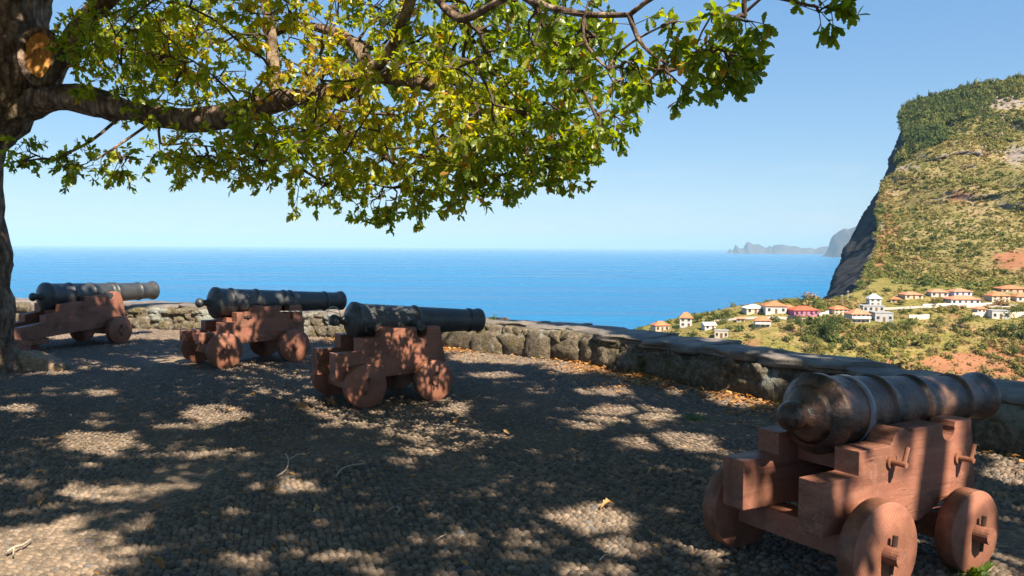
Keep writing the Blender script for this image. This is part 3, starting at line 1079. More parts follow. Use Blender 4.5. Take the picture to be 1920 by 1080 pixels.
def make_wheel(parent, x, y, r, th, sgn, rz):
    bm = bmesh.new()
    n = 48
    lathe_prof = [(0, 0.02), (0, r - 0.006), (0.006, r), (th - 0.006, r), (th, r - 0.006), (th, 0.02)]
    lathe(bm, lathe_prof, n)
    for f in bm.faces:
        f.smooth = True
    me = bm_mesh('wheel', bm, M['wheel'])
    me.materials.append(M['rim'])
    for p in me.polygons:
        c = p.center
        rad = math.hypot(c.y, c.z)
        p.material_index = 1 if rad > r - 0.0045 and p.normal.x ** 2 < 0.3 else 0
    # lathe axis is x; turn so that the axis is local y
    me.transform(Matrix.Rotation(PI / 2 * (1 if sgn > 0 else -1), 4, 'Z'))
    # spread the grain differently on each wheel
    w_ = link('wheel', me, parent, (x, y, r), (0, rz, 0))
    return w_

def make_cannon(label, pose, d):
    X, Y, yaw = pose
    root = empty('cannon', (X, Y, 0), yaw)
    tag(root, label, 'cannon', 'old cannons on the terrace')
    T, c, ci = d['T'], d['c'], d['ci']
    prof = d['prof']
    for sgn in (-1, 1):
        bm = extrude_profile(prof, sgn * c, sgn * ci)
        me = bm_mesh('cheek', bm, M['wood'], False, 0.007, 2)
        ck = link('cheek', me, root)
        for (bx_, bz_, kind) in d['bolts']:
            bm = bmesh.new()
            if kind == 'pin':                            # through bolt with ring plate and cotter
                cyl(bm, (bx_, sgn * (c - 0.01), bz_), (bx_, sgn * (c + 0.085), bz_), 0.014, n=12)
                cyl(bm, (bx_ - 0.0, sgn * (c - 0.004), bz_), (bx_, sgn * (c + 0.012), bz_), 0.034, n=16)
                cyl(bm, (bx_ + 0.012, sgn * (c + 0.06), bz_ - 0.012), (bx_ + 0.045, sgn * (c + 0.06), bz_ + 0.075), 0.011, n=8)
                mt = M['rim']
            elif kind == 'knob':
                cyl(bm, (bx_, sgn * (c - 0.01), bz_), (bx_, sgn * (c + 0.018), bz_), 0.019, 0.012, n=12)
                mt = M['wheel']
            else:                                        # key slot with dark wedge
                a, b = (0.055, 0.012) if kind == 'slot_h' else (0.012, 0.06)
                box(bm, bx_ - a, bx_ + a, sgn * (c - 0.01), sgn * (c + 0.02), bz_ - b, bz_ + b)
                box(bm, bx_ - 0.014, bx_ + 0.014, sgn * (c - 0.01), sgn * (c + 0.035), bz_ - 0.014, bz_ + 0.014)
                mt = M['dark_iron']
            link('bolt', bm_mesh('bolt', bm, mt), ck)
    # cross timbers
    bm = bmesh.new()
    box(bm, *d['transom'][:2], -ci - 0.004, ci + 0.004, *d['transom'][2:])
    link('transom', bm_mesh('transom', bm, M['wood_end'], False, 0.006), root)
    bm = bmesh.new()
    x0, x1, z0, z1 = d['bed']
    vs = [(x0, -ci - 0.003, z0), (x1, -ci - 0.003, z1), (x1, ci + 0.003, z1), (x0, ci + 0.003, z0)]
    a = [bm.verts.new(v) for v in vs]
    b = [bm.verts.new((v[0], v[1], v[2] - 0.06)) for v in vs]
    bm.faces.new(a)
    bm.faces.new(b[::-1])
    for i in range(4):
        bm.faces.new([a[i], b[i], b[(i + 1) % 4], a[(i + 1) % 4]])
    link('bed_plank', bm_mesh('bed_plank', bm, M['wood'], False, 0.005), root)
    bm = bmesh.new()                                     # quoin wedge under the breech
    xb, zb, el, xm, rb, rm = d['barrel']
    qz = zb - rb * 0.98 + 0.012
    xq0, xq1 = xb + 0.1, xb + 0.34
    pts = [(xq0, qz - 0.09), (xq1, qz - 0.09), (xq1, qz - 0.03), (xq0, qz)]
    a = [bm.verts.new((x, -ci - 0.003, z)) for x, z in pts]
    b = [bm.verts.new((x, ci + 0.003, z)) for x, z in pts]
    bm.faces.new(a)
    bm.faces.new(b[::-1])
    for i in range(4):
        bm.faces.new([a[i], b[i], b[(i + 1) % 4], a[(i + 1) % 4]])
    link('quoin', bm_mesh('quoin', bm, M['wood_end'], False, 0.005), root)
    # axles and trucks
    for ai, (ax, r) in enumerate(d['axles']):
        bm = bmesh.new()
        th = d['th']
        hh = d['axle_top'][ai]
        box(bm, ax - 0.075, ax + 0.075, -(T - th - 0.012), T - th - 0.012, r - 0.065, hh)
        link('axle', bm_mesh('axle', bm, M['wood'], False, 0.008), root)
        for sgn in (-1, 1):
            wh = make_wheel(root, ax, sgn * (T - th), r, th, sgn, 0)
            st = d['stub']
            bm = bmesh.new()
            cyl(bm, (0, -sgn * 0.01, 0), (0, sgn * (th + st), 0), 0.044, 0.041, n=20)
            link('axle_end', bm_mesh('axle_end', bm, M['wood_end'], False, 0.004), wh)
            bm = bmesh.new()
            tl = d['pin_tilt'][ai]
            yy_ = sgn * (th + min(0.03, st * 0.45))
            dx_ = math.sin(tl)
            dz_ = math.cos(tl)
            cyl(bm, (0.09 * dx_, yy_, 0.09 * dz_), (-0.085 * dx_, yy_, -0.085 * dz_), 0.013, 0.009, n=8)
            link('linchpin', bm_mesh('linchpin', bm, M['dark_iron']), wh)
    if 'foot' in d:
        x0, x1, z1 = d['foot']
        bm = bmesh.new()
        box(bm, x0, x1, -0.16, 0.16, 0.0, z1)
        box(bm, x0 - 0.05, x1 + 0.05, -0.3, 0.3, z1 + 0.002, z1 + 0.09)
        link('foot_block', bm_mesh('foot_block', bm, M['wood'], False, 0.01), root)
    b = make_barrel(root, xb, zb, el, xm, rb, rm, d['rings'], d['iron'], d['button'], trunnion=d['trun'], strap=d.get('strap'), btype=d.get('btype', 'ball'), swell=d.get('swell', 1.0), tl_=d.get('tl', 0.3))
    return root, b

LOW = lambda xf, zf, xr: [(xf + 0.005, zf), (xf - 0.06, zf - 0.005)] + arc(xf - 0.20, zf - 0.02, 0.13, 0, -80, 5)[1:] + [(xf - 0.3, zf - 0.12), (xr, zf - 0.11)]
# nearest gun
p4 = cheek_profile([(-0.614, 0.545), (-0.364, 0.66)], (-0.02, 0.735), (0.542, 0.722), 0.345, 0.052, (0.597, 0.36),
                   [(0.54, 0.335)] + arc(0.345, 0.205, 0.135, 40, 120, 6) + [(0.2, 0.29), (0.12, 0.262), (-0.05, 0.262), (-0.3, 0.29)], (-0.614, 0.298))
make_cannon('rusty cannon nearest the camera, with a steel strap around its breech', (1.761, 4.353, 0.554),
    dict(T=0.462, c=0.303, ci=0.167, prof=p4, bolts=[(-0.13, 0.585, 'pin'), (0.43, 0.535, 'pin')], transom=(0.32, 0.42, 0.36, 0.6), bed=(-0.2, 0.3, 0.34, 0.42),
         barrel=(-0.313, 0.782, -0.027, 1.151, 0.2, 0.14), axles=[(-0.37, 0.232), (0.343, 0.205)], axle_top=(0.288, 0.27), th=0.095, stub=0.075, pin_tilt=(0.15, 0.1),
         rings=[0.30, 0.52, 0.79], iron=M['iron_rust'], button=1.05, trun=0.45, strap=0.155, btype='stub', swell=1.0, tl=0.14))
# second gun from the right
p3 = cheek_profile([(-0.65, 0.541), (-0.393, 0.674)], (-0.055, 0.775), (0.514, 0.76), 0.30, 0.062, (0.582, 0.38),
                   [(0.53, 0.35)] + arc(0.38, 0.23, 0.13, 40, 120, 5) + [(0.2, 0.29), (-0.2, 0.275)], (-0.65, 0.274))
c3, b3 = make_cannon('black cannon with smooth tapering barrel, standing in shade in mid terrace', (-1.359, 8.907, 0.596),
    dict(T=0.464, c=0.321, ci=0.165, prof=p3, bolts=[(-0.2, 0.625, 'knob'), (0.36, 0.57, 'knob')], transom=(0.32, 0.42, 0.36, 0.62), bed=(-0.22, 0.3, 0.36, 0.44),
         barrel=(-0.337, 0.835, -0.042, 1.214, 0.191, 0.136), axles=[(-0.385, 0.217), (0.379, 0.214)], axle_top=(0.266, 0.285), th=0.095, stub=0.02, pin_tilt=(0.3, 0.25),
         rings=[0.46, 0.9], iron=M['iron_black'], button=1.0, trun=0.415, swell=0.97))
# third
p2_ = cheek_profile([(-0.781, 0.463), (-0.49, 0.583), (-0.27, 0.707)], (0.075, 0.79), (0.676, 0.77), 0.435, 0.062, (0.723, 0.40),
                    [(0.68, 0.37)] + arc(0.493, 0.25, 0.13, 40, 120, 5) + [(0.32, 0.31), (-0.2, 0.3), (-0.5, 0.33)], (-0.781, 0.33))
make_cannon('black cannon with ringed barrel on a dappled red carriage, third from the right', (-3.631, 11.598, 0.754),
    dict(T=0.462, c=0.31, ci=0.16, prof=p2_, bolts=[(-0.12, 0.65, 'slot_h'), (0.52, 0.64, 'slot_v')], transom=(0.45, 0.55, 0.38, 0.64), bed=(-0.3, 0.4, 0.38, 0.46),
         barrel=(-0.445, 0.832, -0.025, 1.533, 0.209, 0.139), axles=[(-0.493, 0.232), (0.493, 0.227)], axle_top=(0.325, 0.3), th=0.095, stub=0.02, pin_tilt=(0.1, 0.1),
         rings=[0.12, 0.30, 0.51, 0.56, 0.84], iron=M['iron_black'], button=1.05, trun=0.5, swell=1.02))
# farthest, beside the tree
p1 = [(-1.24, 0.21), (-1.24, 0.388), (-0.834, 0.435), (-0.834, 0.535), (-0.571, 0.57), (-0.571, 0.69), (-0.163, 0.715), (-0.163, 0.785), (0.2, 0.795)] + arc(0.30, 0.775, 0.06, 170, 370, 8) + \
     [(0.375, 0.80)] + arc(0.44, 0.775, 0.06, 140, 20, 5) + [(0.53, 0.72), (0.56, 0.6), (0.591, 0.436), (0.5, 0.37), (0.217, 0.285), (-0.992, 0.205)]
make_cannon('black cannon on a long red carriage without rear wheels, farthest left beside the tree', (-6.827, 13.479, 1.143),
    dict(T=0.464, c=0.31, ci=0.16, prof=p1, bolts=[(-0.2, 0.62, 'knob')], transom=(0.25, 0.35, 0.36, 0.62), bed=(-0.6, 0.2, 0.34, 0.46),
         barrel=(-0.621, 0.803, 0.0, 1.464, 0.211, 0.158), axles=[(0.36, 0.223)], axle_top=(0.33,), th=0.095, stub=0.02, pin_tilt=(0.05,),
         rings=[0.2, 0.38, 0.56, 0.60, 0.83], iron=M['iron_black'], button=1.05, trun=0.45, foot=(-0.98, -0.84, 0.115), swell=1.03))
# wire and ring on the third gun's breech
bm_path, bm_rad = [], []
for k in range(33):
    a = 2 * PI * k / 32
    bm_path.append((-0.2 + 0.02 * math.sin(2 * a), 0.02 + 0.035 * math.sin(a), 0.085 + 0.085 * math.sin(a)))
    bm_path[-1] = (-0.19 + 0.07 * math.cos(a), 0.03 * math.sin(a * 1.0) + 0.02, 0.05 + 0.085 * math.sin(a))
V, Q = tube(bm_path, [0.0045] * len(bm_path), 6)
link('wire_ring', mesh('wire_ring', V, Q, M['wire'], True), b3)
P_, R_ = resample([(-0.13, 0.05, 0.07), (-0.28, 0.12, 0.09), (-0.45, 0.25, 0.075), (-0.62, 0.42, 0.06)], [0.0035] * 4, 0.03)
V, Q = tube(P_, R_, 5)
link('tie_wire', mesh('tie_wire', V, Q, M['wire'], True), b3)
# ------------------------------------------------------------------ oak tree
def in_patches(gx, gy):
    """ground points lying in the sun flecks seen on the paving"""
    q = proj(np.c_[gx, gy, np.zeros_like(gx)])
    wob = 1 + 0.35 * fbm(np.c_[gx, gy, 0 * gx], 2.3, 3, 91)
    hit = np.zeros(len(gx), bool)
    for u, v, ru, rv in PATCH:
        hit |= (((q[:, 0] - u) / ru) ** 2 + ((q[:, 1] - v) / rv) ** 2) < wob
    fl = fbm(np.c_[gx, gy, 0 * gx], 1.15, 2, 301) + 0.35 * fbm(np.c_[gx, gy, 0 * gx], 3.1, 2, 305)
    hit |= fl > 0.8                                   # small random gaps in the crown
    return hit & (gy > 1.5)
PATCH = [(70, 1055, 170, 75), (190, 832, 80, 24), (40, 765, 50, 10), (195, 736, 40, 8), (405, 775, 75, 17), (345, 802, 60, 7), (480, 851, 30, 6), (392, 851, 42, 8), (270, 917, 62, 13),
         (335, 905, 28, 9), (165, 925, 70, 20), (235, 955, 30, 8), (560, 912, 48, 17), (620, 797, 35, 6), (792, 842, 62, 14), (748, 866, 32, 9), (905, 915, 28, 10), (805, 921, 28, 13),
         (1095, 965, 105, 23), (1010, 995, 38, 12), (1180, 779, 105, 18), (1250, 826, 95, 16), (1110, 800, 60, 8), (1130, 735, 60, 8), (930, 704, 50, 7), (1400, 750, 75, 18), (1150, 1030, 55, 18),
         (400, 686, 110, 6), (540, 700, 70, 6), (220, 690, 80, 6), (110, 700, 40, 5), (450, 1055, 55, 12), (600, 1040, 65, 14), (1230, 910, 28, 6), (855, 1000, 28, 7), (1890, 880, 60, 30), (1880, 1060, 60, 22),
         (960, 672, 125, 12), (1080, 690, 60, 10), (1110, 1072, 90, 16), (330, 855, 30, 6), (60, 905, 40, 8), (700, 1062, 40, 10), (1330, 845, 40, 10), (1290, 700, 30, 6), (1010, 735, 40, 5)]
# things in the sun: world points with a clear line to the sun (centre, radius)
def loc4(x, y, z, pose):
    X, Y, a = pose
    return np.array([X + x * math.cos(a) - y * math.sin(a), Y + x * math.sin(a) + y * math.cos(a), z])
P4, P3, P2, P1 = (1.761, 4.353, 0.554), (-1.359, 8.907, 0.596), (-3.631, 11.598, 0.754), (-6.827, 13.479, 1.143)
BEAM = [(loc4(-0.2, -0.3, 0.35, P4), 0.30), (loc4(0.3, -0.3, 0.5, P4), 0.26), (loc4(-0.55, 0.1, 0.42, P4), 0.16), (loc4(0.35, -0.46, 0.2, P4), 0.24), (loc4(-0.35, -0.46, 0.18, P4), 0.2), (loc4(-0.3, 0, 0.85, P4), 0.1), (loc4(0.6, -0.1, 0.8, P4), 0.12),
        (loc4(0.0, -0.3, 0.5, P2), 0.13), (loc4(-0.5, -0.3, 0.5, P2), 0.13), (loc4(-0.5, -0.46, 0.2, P2), 0.1), (loc4(0.5, -0.46, 0.25, P2), 0.15), (loc4(-0.1, -0.2, 0.9, P2), 0.16), (loc4(0.6, -0.1, 0.85, P2), 0.08),
        (loc4(-0.7, 0.16, 0.4, P2), 0.1), (loc4(-0.5, -0.3, 0.45, P1), 0.1), (loc4(-0.9, -0.3, 0.35, P1), 0.08), (loc4(-0.3, -0.2, 0.85, P1), 0.1), (loc4(0.3, -0.2, 0.9, P1), 0.09), 
        (np.array([-0.9, 13.2, 0.25]), 0.6), (np.array([0.0, 12.4, 0.25]), 0.6), (np.array([0.8, 11.8, 0.25]), 0.45), (np.array([-7.3, 16.1, 0.2]), 0.5), (np.array([-5.6, 15.6, 0.2]), 0.5), (np.array([-6.35, 10.3, 0.45]), 0.16), (np.array([-6.25, 9.9, 3.8]), 0.25), (np.array([-5.7, 9.9, 3.35]), 0.16)]
# sunlit part of the crown
BEAM += [(np.array(at(u_, v_, Y_)), r_) for u_, v_, Y_, r_ in ((800, 120, 7.2, 0.8), (960, 220, 6.4, 0.8), (700, 230, 7.6, 0.5), (900, 40, 6.6, 0.6), (560, 60, 8.4, 0.5), (270, 150, 9.2, 0.5), (1000, 320, 6.2, 0.5), (620, 130, 8.0, 0.5), (1300, 60, 4.8, 0.38), (1180, 100, 5.0, 0.3), (400, 90, 8.8, 0.5), (840, 300, 7.0, 0.5), (660, 310, 7.8, 0.35), (1080, 60, 5.4, 0.4))]
def blocked_ok(P):
    """False where a leaf at P would shade a spot that is sunlit"""
    k = P[:, 2] / S[2]
    g = P - k[:, None] * S
    keep = ~in_patches(g[:, 0], g[:, 1])
    for c, r in BEAM:
        d = P - c
        t_ = d @ S
        perp = np.linalg.norm(d - t_[:, None] * S, axis=1)
        keep &= ~((perp < r) & (t_ > 0.3))
    return keep

class Skel:
    def __init__(s):
        s.P, s.par, s.r = [], [], []
        s.limbs = []
    def limb(s, pts, rad, parent=-1, step=0.12):
        P, R = resample(pts, rad, step)
        ids = []
        last = parent
        for p, r in zip(P, R):
            s.P.append(p)
            s.par.append(last)
            s.r.append(r)
            last = len(s.P) - 1
            ids.append(last)
        s.limbs.append((P, R))
        return ids
    def near(s, p):
        A = np.asarray(s.P)
        return int(np.argmin(((A - p) ** 2).sum(1)))

def grow(sk, targets, minr=0.0):
    """join every target to the nearest wood already there, by a curved path"""
    A = np.zeros((len(sk.P) + len(targets) * 7, 3))
    n = len(sk.P)
    A[:n] = np.asarray(sk.P)
    start = n
    d0 = np.array([((A[:n] - p) ** 2).sum(1).min() for p in targets])
    par = list(sk.par)
    ends = []
    for ti in np.argsort(d0):
        p = targets[ti]
        j = int(np.argmin(((A[:n] - p) ** 2).sum(1)))
        a = A[j]
        L = np.linalg.norm(p - a)
        k = int(np.clip(L / 0.22, 2, 6))
        side = RNG.normal(0, 0.12, 3) * L
        last = j
        for i in range(1, k + 1):
            f = i / k
            x = a + (p - a) * f + side * math.sin(PI * f) + np.array([0, 0, 0.1 * L * math.sin(PI * f)])
            A[n] = x
            par.append(last)
            last = n
            n += 1
        ends.append((ti, last))
    return A[:n], np.array(par), start, ends

def twig_mesh(A, par, start, ends, r0=0.0042, rmax=0.06):
    cnt = np.zeros(len(A))
    for _, e in ends:
        cnt[e] += 1
    for i in range(len(A) - 1, start - 1, -1):
        cnt[par[i]] += cnt[i]
    r = np.clip(r0 * np.sqrt(np.maximum(cnt, 1)) ** 0.95, 0, rmax)
    idx = np.arange(start, len(A))
    a, b = A[par[idx]], A[idx]
    ra = np.where(par[idx] >= start, r[par[idx]], r[idx] * 1.15)
    rb = r[idx]
    t_ = b - a
    t_ /= np.linalg.norm(t_, axis=1)[:, None] + 1e-9
    ref = np.where(np.abs(t_[:, 2:3]) < 0.9, np.array([[0, 0, 1.0]]), np.array([[1.0, 0, 0]]))
    u = np.cross(t_, ref)
    u /= np.linalg.norm(u, axis=1)[:, None]
    w_ = np.cross(t_, u)
    n = 5
    ang = np.arange(n) * 2 * PI / n
    ring = np.cos(ang)[None, :, None] * u[:, None] + np.sin(ang)[None, :, None] * w_[:, None]
    Va = a[:, None] + ring * ra[:, None, None]
    Vb = b[:, None] + ring * rb[:, None, None]
    V = np.concatenate([Va, Vb], 1).reshape(-1, 3)
    k = np.arange(n)
    f = np.stack([k, (k + 1) % n, (k + 1) % n + n, k + n], -1)
    Fq = (f[None] + (np.arange(len(idx)) * 2 * n)[:, None, None]).reshape(-1, 4)
    return V, Fq

# oak leaf: lobed outline, folded a little along the midrib
half = [(0.0, 0.018), (0.1, 0.06), (0.2, 0.15), (0.29, 0.10), (0.42, 0.24), (0.52, 0.155), (0.67, 0.29), (0.77, 0.19), (0.9, 0.19), (1.0, 0.05)]
LV = [(x, 0, -0.10 * (x - 0.45) ** 2) for x in (0.0, 0.2, 0.42, 0.67, 0.9, 1.02)]
mids = {0.0: 0, 0.2: 1, 0.42: 2, 0.67: 3, 0.9: 4}
LT = []
for sgn in (1, -1):
    base = len(LV)
    for x, y in half:
        LV.append((x, sgn * y, 0.28 * y - 0.12 * (x - 0.45) ** 2 + (0.02 if x in (0.29, 0.52, 0.77) else -0.015)))
    ring_m = [0, 0, 1, 1, 2, 2, 3, 3, 4, 5]
    for i in range(len(half) - 1):
        a, b = base + i, base + i + 1
        ma, mb = ring_m[i], ring_m[i + 1]
        tri = [(ma, a, b)] + ([(ma, b, mb)] if ma != mb else [])
        LT += tri if sgn < 0 else [t_[::-1] for t_ in tri]
LEAF_HI = (np.array(LV), np.array(LT))
half_m = [(0.0, 0.02), (0.24, 0.17), (0.36, 0.11), (0.64, 0.29), (0.76, 0.18), (1.0, 0.06)]
LVm, LTm = [(0, 0, -0.02), (0.36, 0, 0), (0.7, 0, -0.01), (1.02, 0, -0.04)], []
for sgn in (1, -1):
    b0 = len(LVm)
    LVm += [(x, sgn * y, 0.26 * y - 0.1 * (x - 0.45) ** 2) for x, y in half_m]
    rm_ = [0, 0, 1, 2, 2, 3]
    for i in range(5):
        tri = [(rm_[i], b0 + i, b0 + i + 1)] + ([(rm_[i], b0 + i + 1, rm_[i + 1])] if rm_[i] != rm_[i + 1] else [])
        LTm += tri if sgn < 0 else [t_[::-1] for t_ in tri]
LEAF_MID = (np.array(LVm), np.array(LTm))
LEAF_LO = (np.array([(0, 0, 0), (0.35, 0.2, 0.06), (0.75, 0.26, 0.05), (1.0, 0, -0.04), (0.75, -0.26, 0.05), (0.35, -0.2, 0.06)]), np.array([(0, 5, 3), (5, 4, 3), (0, 3, 1), (1, 3, 2)]))

def leaf_frames(D, up_bias=0.6):
    D = D / (np.linalg.norm(D, axis=1)[:, None] + 1e-9)
    n = RNG.normal(0, 0.55, D.shape)
    n[:, 2] += up_bias
    n -= D * (n * D).sum(1)[:, None]
    n /= np.linalg.norm(n, axis=1)[:, None] + 1e-9
    w_ = np.cross(n, D)
    return np.stack([D, w_, n], 1)                   # rows: x, y, z axes

def leaf_mesh(tmpl, P, FR, SZ, tint):
    TV, TF = tmpl
    V = P[:, None, :] + SZ[:, None, None] * np.einsum('kc,nci->nki', TV, FR)
    Ff = (TF[None] + (np.arange(len(P)) * len(TV))[:, None, None]).reshape(-1, 3)
    return V.reshape(-1, 3), Ff, np.repeat(tint, len(TV))

def leaves_at(A, par, ends, per, spread, twigs=3):
    """rosettes of leaves at the end of each twig"""
    e = np.array([b for a, b in ends])
    d = A[e] - A[par[e]]
    d /= np.linalg.norm(d, axis=1)[:, None] + 1e-9
    n = len(e)
    tw = RNG.normal(0, 0.75, (n, twigs, 3)) + d[:, None] * 0.8
    tw[..., 2] -= 0.25
    tw /= np.linalg.norm(tw, axis=2)[..., None]
    ln = spread * RNG.uniform(0.5, 1.2, (n, twigs))
    tips = A[e][:, None] + tw * ln[..., None]
    k = per
    f = RNG.uniform(0.3, 1.0, (n, twigs, k)) ** 0.6
    base = A[e][:, None, None] + tw[:, :, None] * (ln[..., None] * f)[..., None]
    D = tw[:, :, None] * 0.7 + RNG.normal(0, 0.75, (n, twigs, k, 3))
    D[..., 2] -= 0.35
    return base.reshape(-1, 3), D.reshape(-1, 3), A[e], tips.reshape(-1, 3), np.repeat(e, twigs)

# --- skeleton of the tree at the left
A_ = lambda u, v, Y: np.array(at(u, v, Y))
oak = empty('oak_tree', (-6.62, 10.6, 0))
tag(oak, 'old oak with thick limb, pruning scar and yellow green crown over the terrace', 'tree')
sk = Skel()
stem = sk.limb([(-6.66, 10.6, -0.15), (-6.64, 10.6, 0.25), (-6.65, 10.6, 0.9), (-6.68, 10.6, 1.6), (-6.7, 10.55, 2.3), (-6.65, 10.5, 2.85), (-6.33, 10.4, 3.35), (-6.1, 10.3, 3.9), (-5.95, 10.3, 4.6), (-5.8, 10.2, 5.4), (-5.6, 10.0, 6.4)],
               [0.46, 0.42, 0.39, 0.37, 0.36, 0.42, 0.52, 0.50, 0.45, 0.34, 0.22])
l1 = sk.limb([A_(10, 215, 10.3), A_(75, 186, 10.2), A_(130, 182, 10.0), A_(240, 206, 9.6), A_(330, 222, 9.2), A_(400, 222, 8.9), A_(470, 204, 8.6), A_(560, 182, 8.2), A_(650, 171, 7.9), A_(695, 140, 7.7)],
             [0.19, 0.17, 0.155, 0.138, 0.13, 0.122, 0.108, 0.095, 0.08, 0.07], stem[45])
def near_id(p):
    return sk.near(np.asarray(p, float))
def br(pts, r0, r1, at_=None):
    pts = [np.asarray(p, float) for p in pts]
    return sk.limb(pts, list(np.linspace(r0, r1, len(pts))), near_id(pts[0]))
br([A_(520, 190, 8.4), A_(512, 120, 8.5), A_(505, 40, 8.7), A_(490, -60, 9.0), A_(520, -180, 9.2)], 0.07, 0.04)
br([A_(695, 140, 7.7), A_(672, 90, 7.9), A_(630, 62, 8.2), A_(560, 48, 8.6), A_(500, 70, 8.9)], 0.07, 0.03)
br([A_(695, 140, 7.7), A_(770, 150, 7.4), A_(850, 175, 7.1), A_(910, 215, 6.9), A_(950, 235, 6.8)], 0.07, 0.02)
br([A_(695, 140, 7.7), A_(740, 80, 7.4), A_(770, 0, 7.1), A_(800, -90, 6.8)], 0.05, 0.04)
br([A_(560, 182, 8.2), A_(640, 240, 8.0), A_(720, 290, 7.8), A_(760, 330, 7.7)], 0.05, 0.012)
br([A_(440, 210, 8.7), A_(480, 260, 8.6), A_(540, 300, 8.4), A_(610, 345, 8.2)], 0.04, 0.01)
br([A_(130, 110, 10.2), A_(160, 100, 10.0), A_(215, 90, 9.6), A_(300, 110, 9.2), A_(370, 140, 9.0)], 0.06, 0.02)
br([A_(85, 160, 10.2), A_(120, 100, 10.1), A_(160, 40, 9.9), A_(230, -30, 9.6), A_(300, -120, 9.3)], 0.16, 0.07)
br([A_(230, 215, 9.6), A_(170, 265, 9.4), A_(120, 290, 9.2), A_(105, 300, 9.2)], 0.02, 0.008)
br([A_(290, 225, 9.3), A_(240, 260, 9.1), A_(180, 300, 9.0)], 0.02, 0.008)
br([A_(300, 225, 9.3), A_(300, 268, 9.2), A_(340, 270, 9.0), A_(400, 275, 8.9)], 0.016, 0.008)
# high limbs over the terrace
br([A_(800, -90, 6.8), A_(812, -20, 6.3), A_(830, 10, 6.0), A_(862, 36, 5.8), A_(905, 20, 5.6), A_(950, -6, 5.4)], 0.034, 0.024)
br([A_(800, -90, 6.8), A_(900, -60, 6.0), A_(1000, 3, 5.4), A_(1060, 20, 5.2), A_(1110, 28, 5.1), A_(1180, 28, 4.9)], 0.034, 0.014)
br([A_(1180, 28, 4.9), A_(1195, 70, 4.85), A_(1220, 100, 4.8), A_(1250, 118, 4.8)], 0.016, 0.007)
br([A_(1095, 26, 5.1), A_(1094, 70, 5.1), A_(1115, 105, 5.0), A_(1138, 128, 5.0)], 0.010, 0.007)
br([A_(1138, 128, 5.0), A_(1165, 95, 5.0), A_(1200, 70, 4.9), A_(1240, 50, 4.8)], 0.010, 0.006)
br([A_(1180, 28, 4.9), A_(1250, -20, 4.7), A_(1330, -30, 4.6), A_(1400, -10, 4.5)], 0.014, 0.008)
br([(-6.0, 10.2, 5.4), (-5.0, 9.0, 6.0), (-3.6, 7.6, 6.4), (-2.0, 6.2, 6.6), (-0.4, 4.8, 6.6), (1.0, 3.4, 6.4)], 0.2, 0.06)
br([(-5.7, 10.0, 6.4), (-4.4, 10.6, 7.2), (-2.8, 10.8, 7.6), (-1.0, 10.6, 7.7)], 0.17, 0.05)
br([(-6.0, 10.2, 5.4), (-6.2, 8.6, 6.0), (-6.2, 6.8, 6.3), (-5.6, 4.8, 6.3), (-4.6, 3.0, 6.0)], 0.16, 0.05)
br([(-2.0, 6.2, 6.6), (-2.2, 4.6, 6.5), (-2.6, 3.0, 6.2), (-2.6, 1.4, 5.8)], 0.08, 0.03)
br([(-3.6, 7.6, 6.4), (-2.0, 8.0, 6.6), (-0.4, 7.8, 6.7), (1.2, 7.2, 6.6)], 0.09, 0.03)
br([(-5.7, 10.0, 6.4), (-6.6, 11.0, 7.4), (-7.8, 11.8, 7.8)], 0.14, 0.05)
br([(-6.3, 10.3, 3.9), (-7.2, 10.6, 4.8), (-8.4, 10.6, 5.6), (-9.6, 10.0, 6.0)], 0.2, 0.06)
br([A_(-20, 80, 10.5), A_(-60, 10, 10.8), A_(-60, -80, 11.0)], 0.16, 0.08)

wood_v, wood_f, off = [], [], 0
for k, (P, R) in enumerate(sk.limbs):
    n = 40 if k == 0 else (24 if k == 1 else 10)
    Rn = R.copy()
    if k > 1:
        Rn[0] *= 1.05
    V, Q = tube(P, Rn, n, 40 + k, 0.24 if k == 0 else 0.46 if k == 1 else 0.25, 2.6 if k < 2 else 4)
    if k == 0:
        hz_ = np.clip(0.5 - V[:, 2], 0, 0.6)
        ang = np.arctan2(V[:, 1] - 10.6, V[:, 0] + 6.62)
        fl = 1 + 0.3 * hz_ ** 1.4 * (1 + 0.6 * np.sin(ang * 5 + 1))
        V[:, 0] = -6.64 + (V[:, 0] + 6.64) * fl
        V[:, 1] = 10.6 + (V[:, 1] - 10.6) * fl
        V += 0.05 * np.c_[fbm(V, 9, 3, 2), fbm(V, 9, 3, 3), 0 * V[:, 0]]
    if k == 1:
        V += 0.03 * np.c_[fbm(V, 8, 3, 2), fbm(V, 8, 3, 3), fbm(V, 8, 3, 4)]
    if k == 0:
        trunk_v, trunk_f = V, Q
    else:
        wood_v.append(V)
        wood_f.append(Q + off)
        off += len(V)
inv = Matrix.Translation((6.62, -10.6, 0))
def under(parent_loc, V):
    return V - np.array(parent_loc)
OL = (-6.62, 10.6, 0)
trunk = link('trunk', mesh('trunk', under(OL, trunk_v), trunk_f, M['bark'], True), oak)
limbs = link('limbs', mesh('limbs', under(OL, np.concatenate(wood_v)), np.concatenate(wood_f), M['bark'], True), oak)
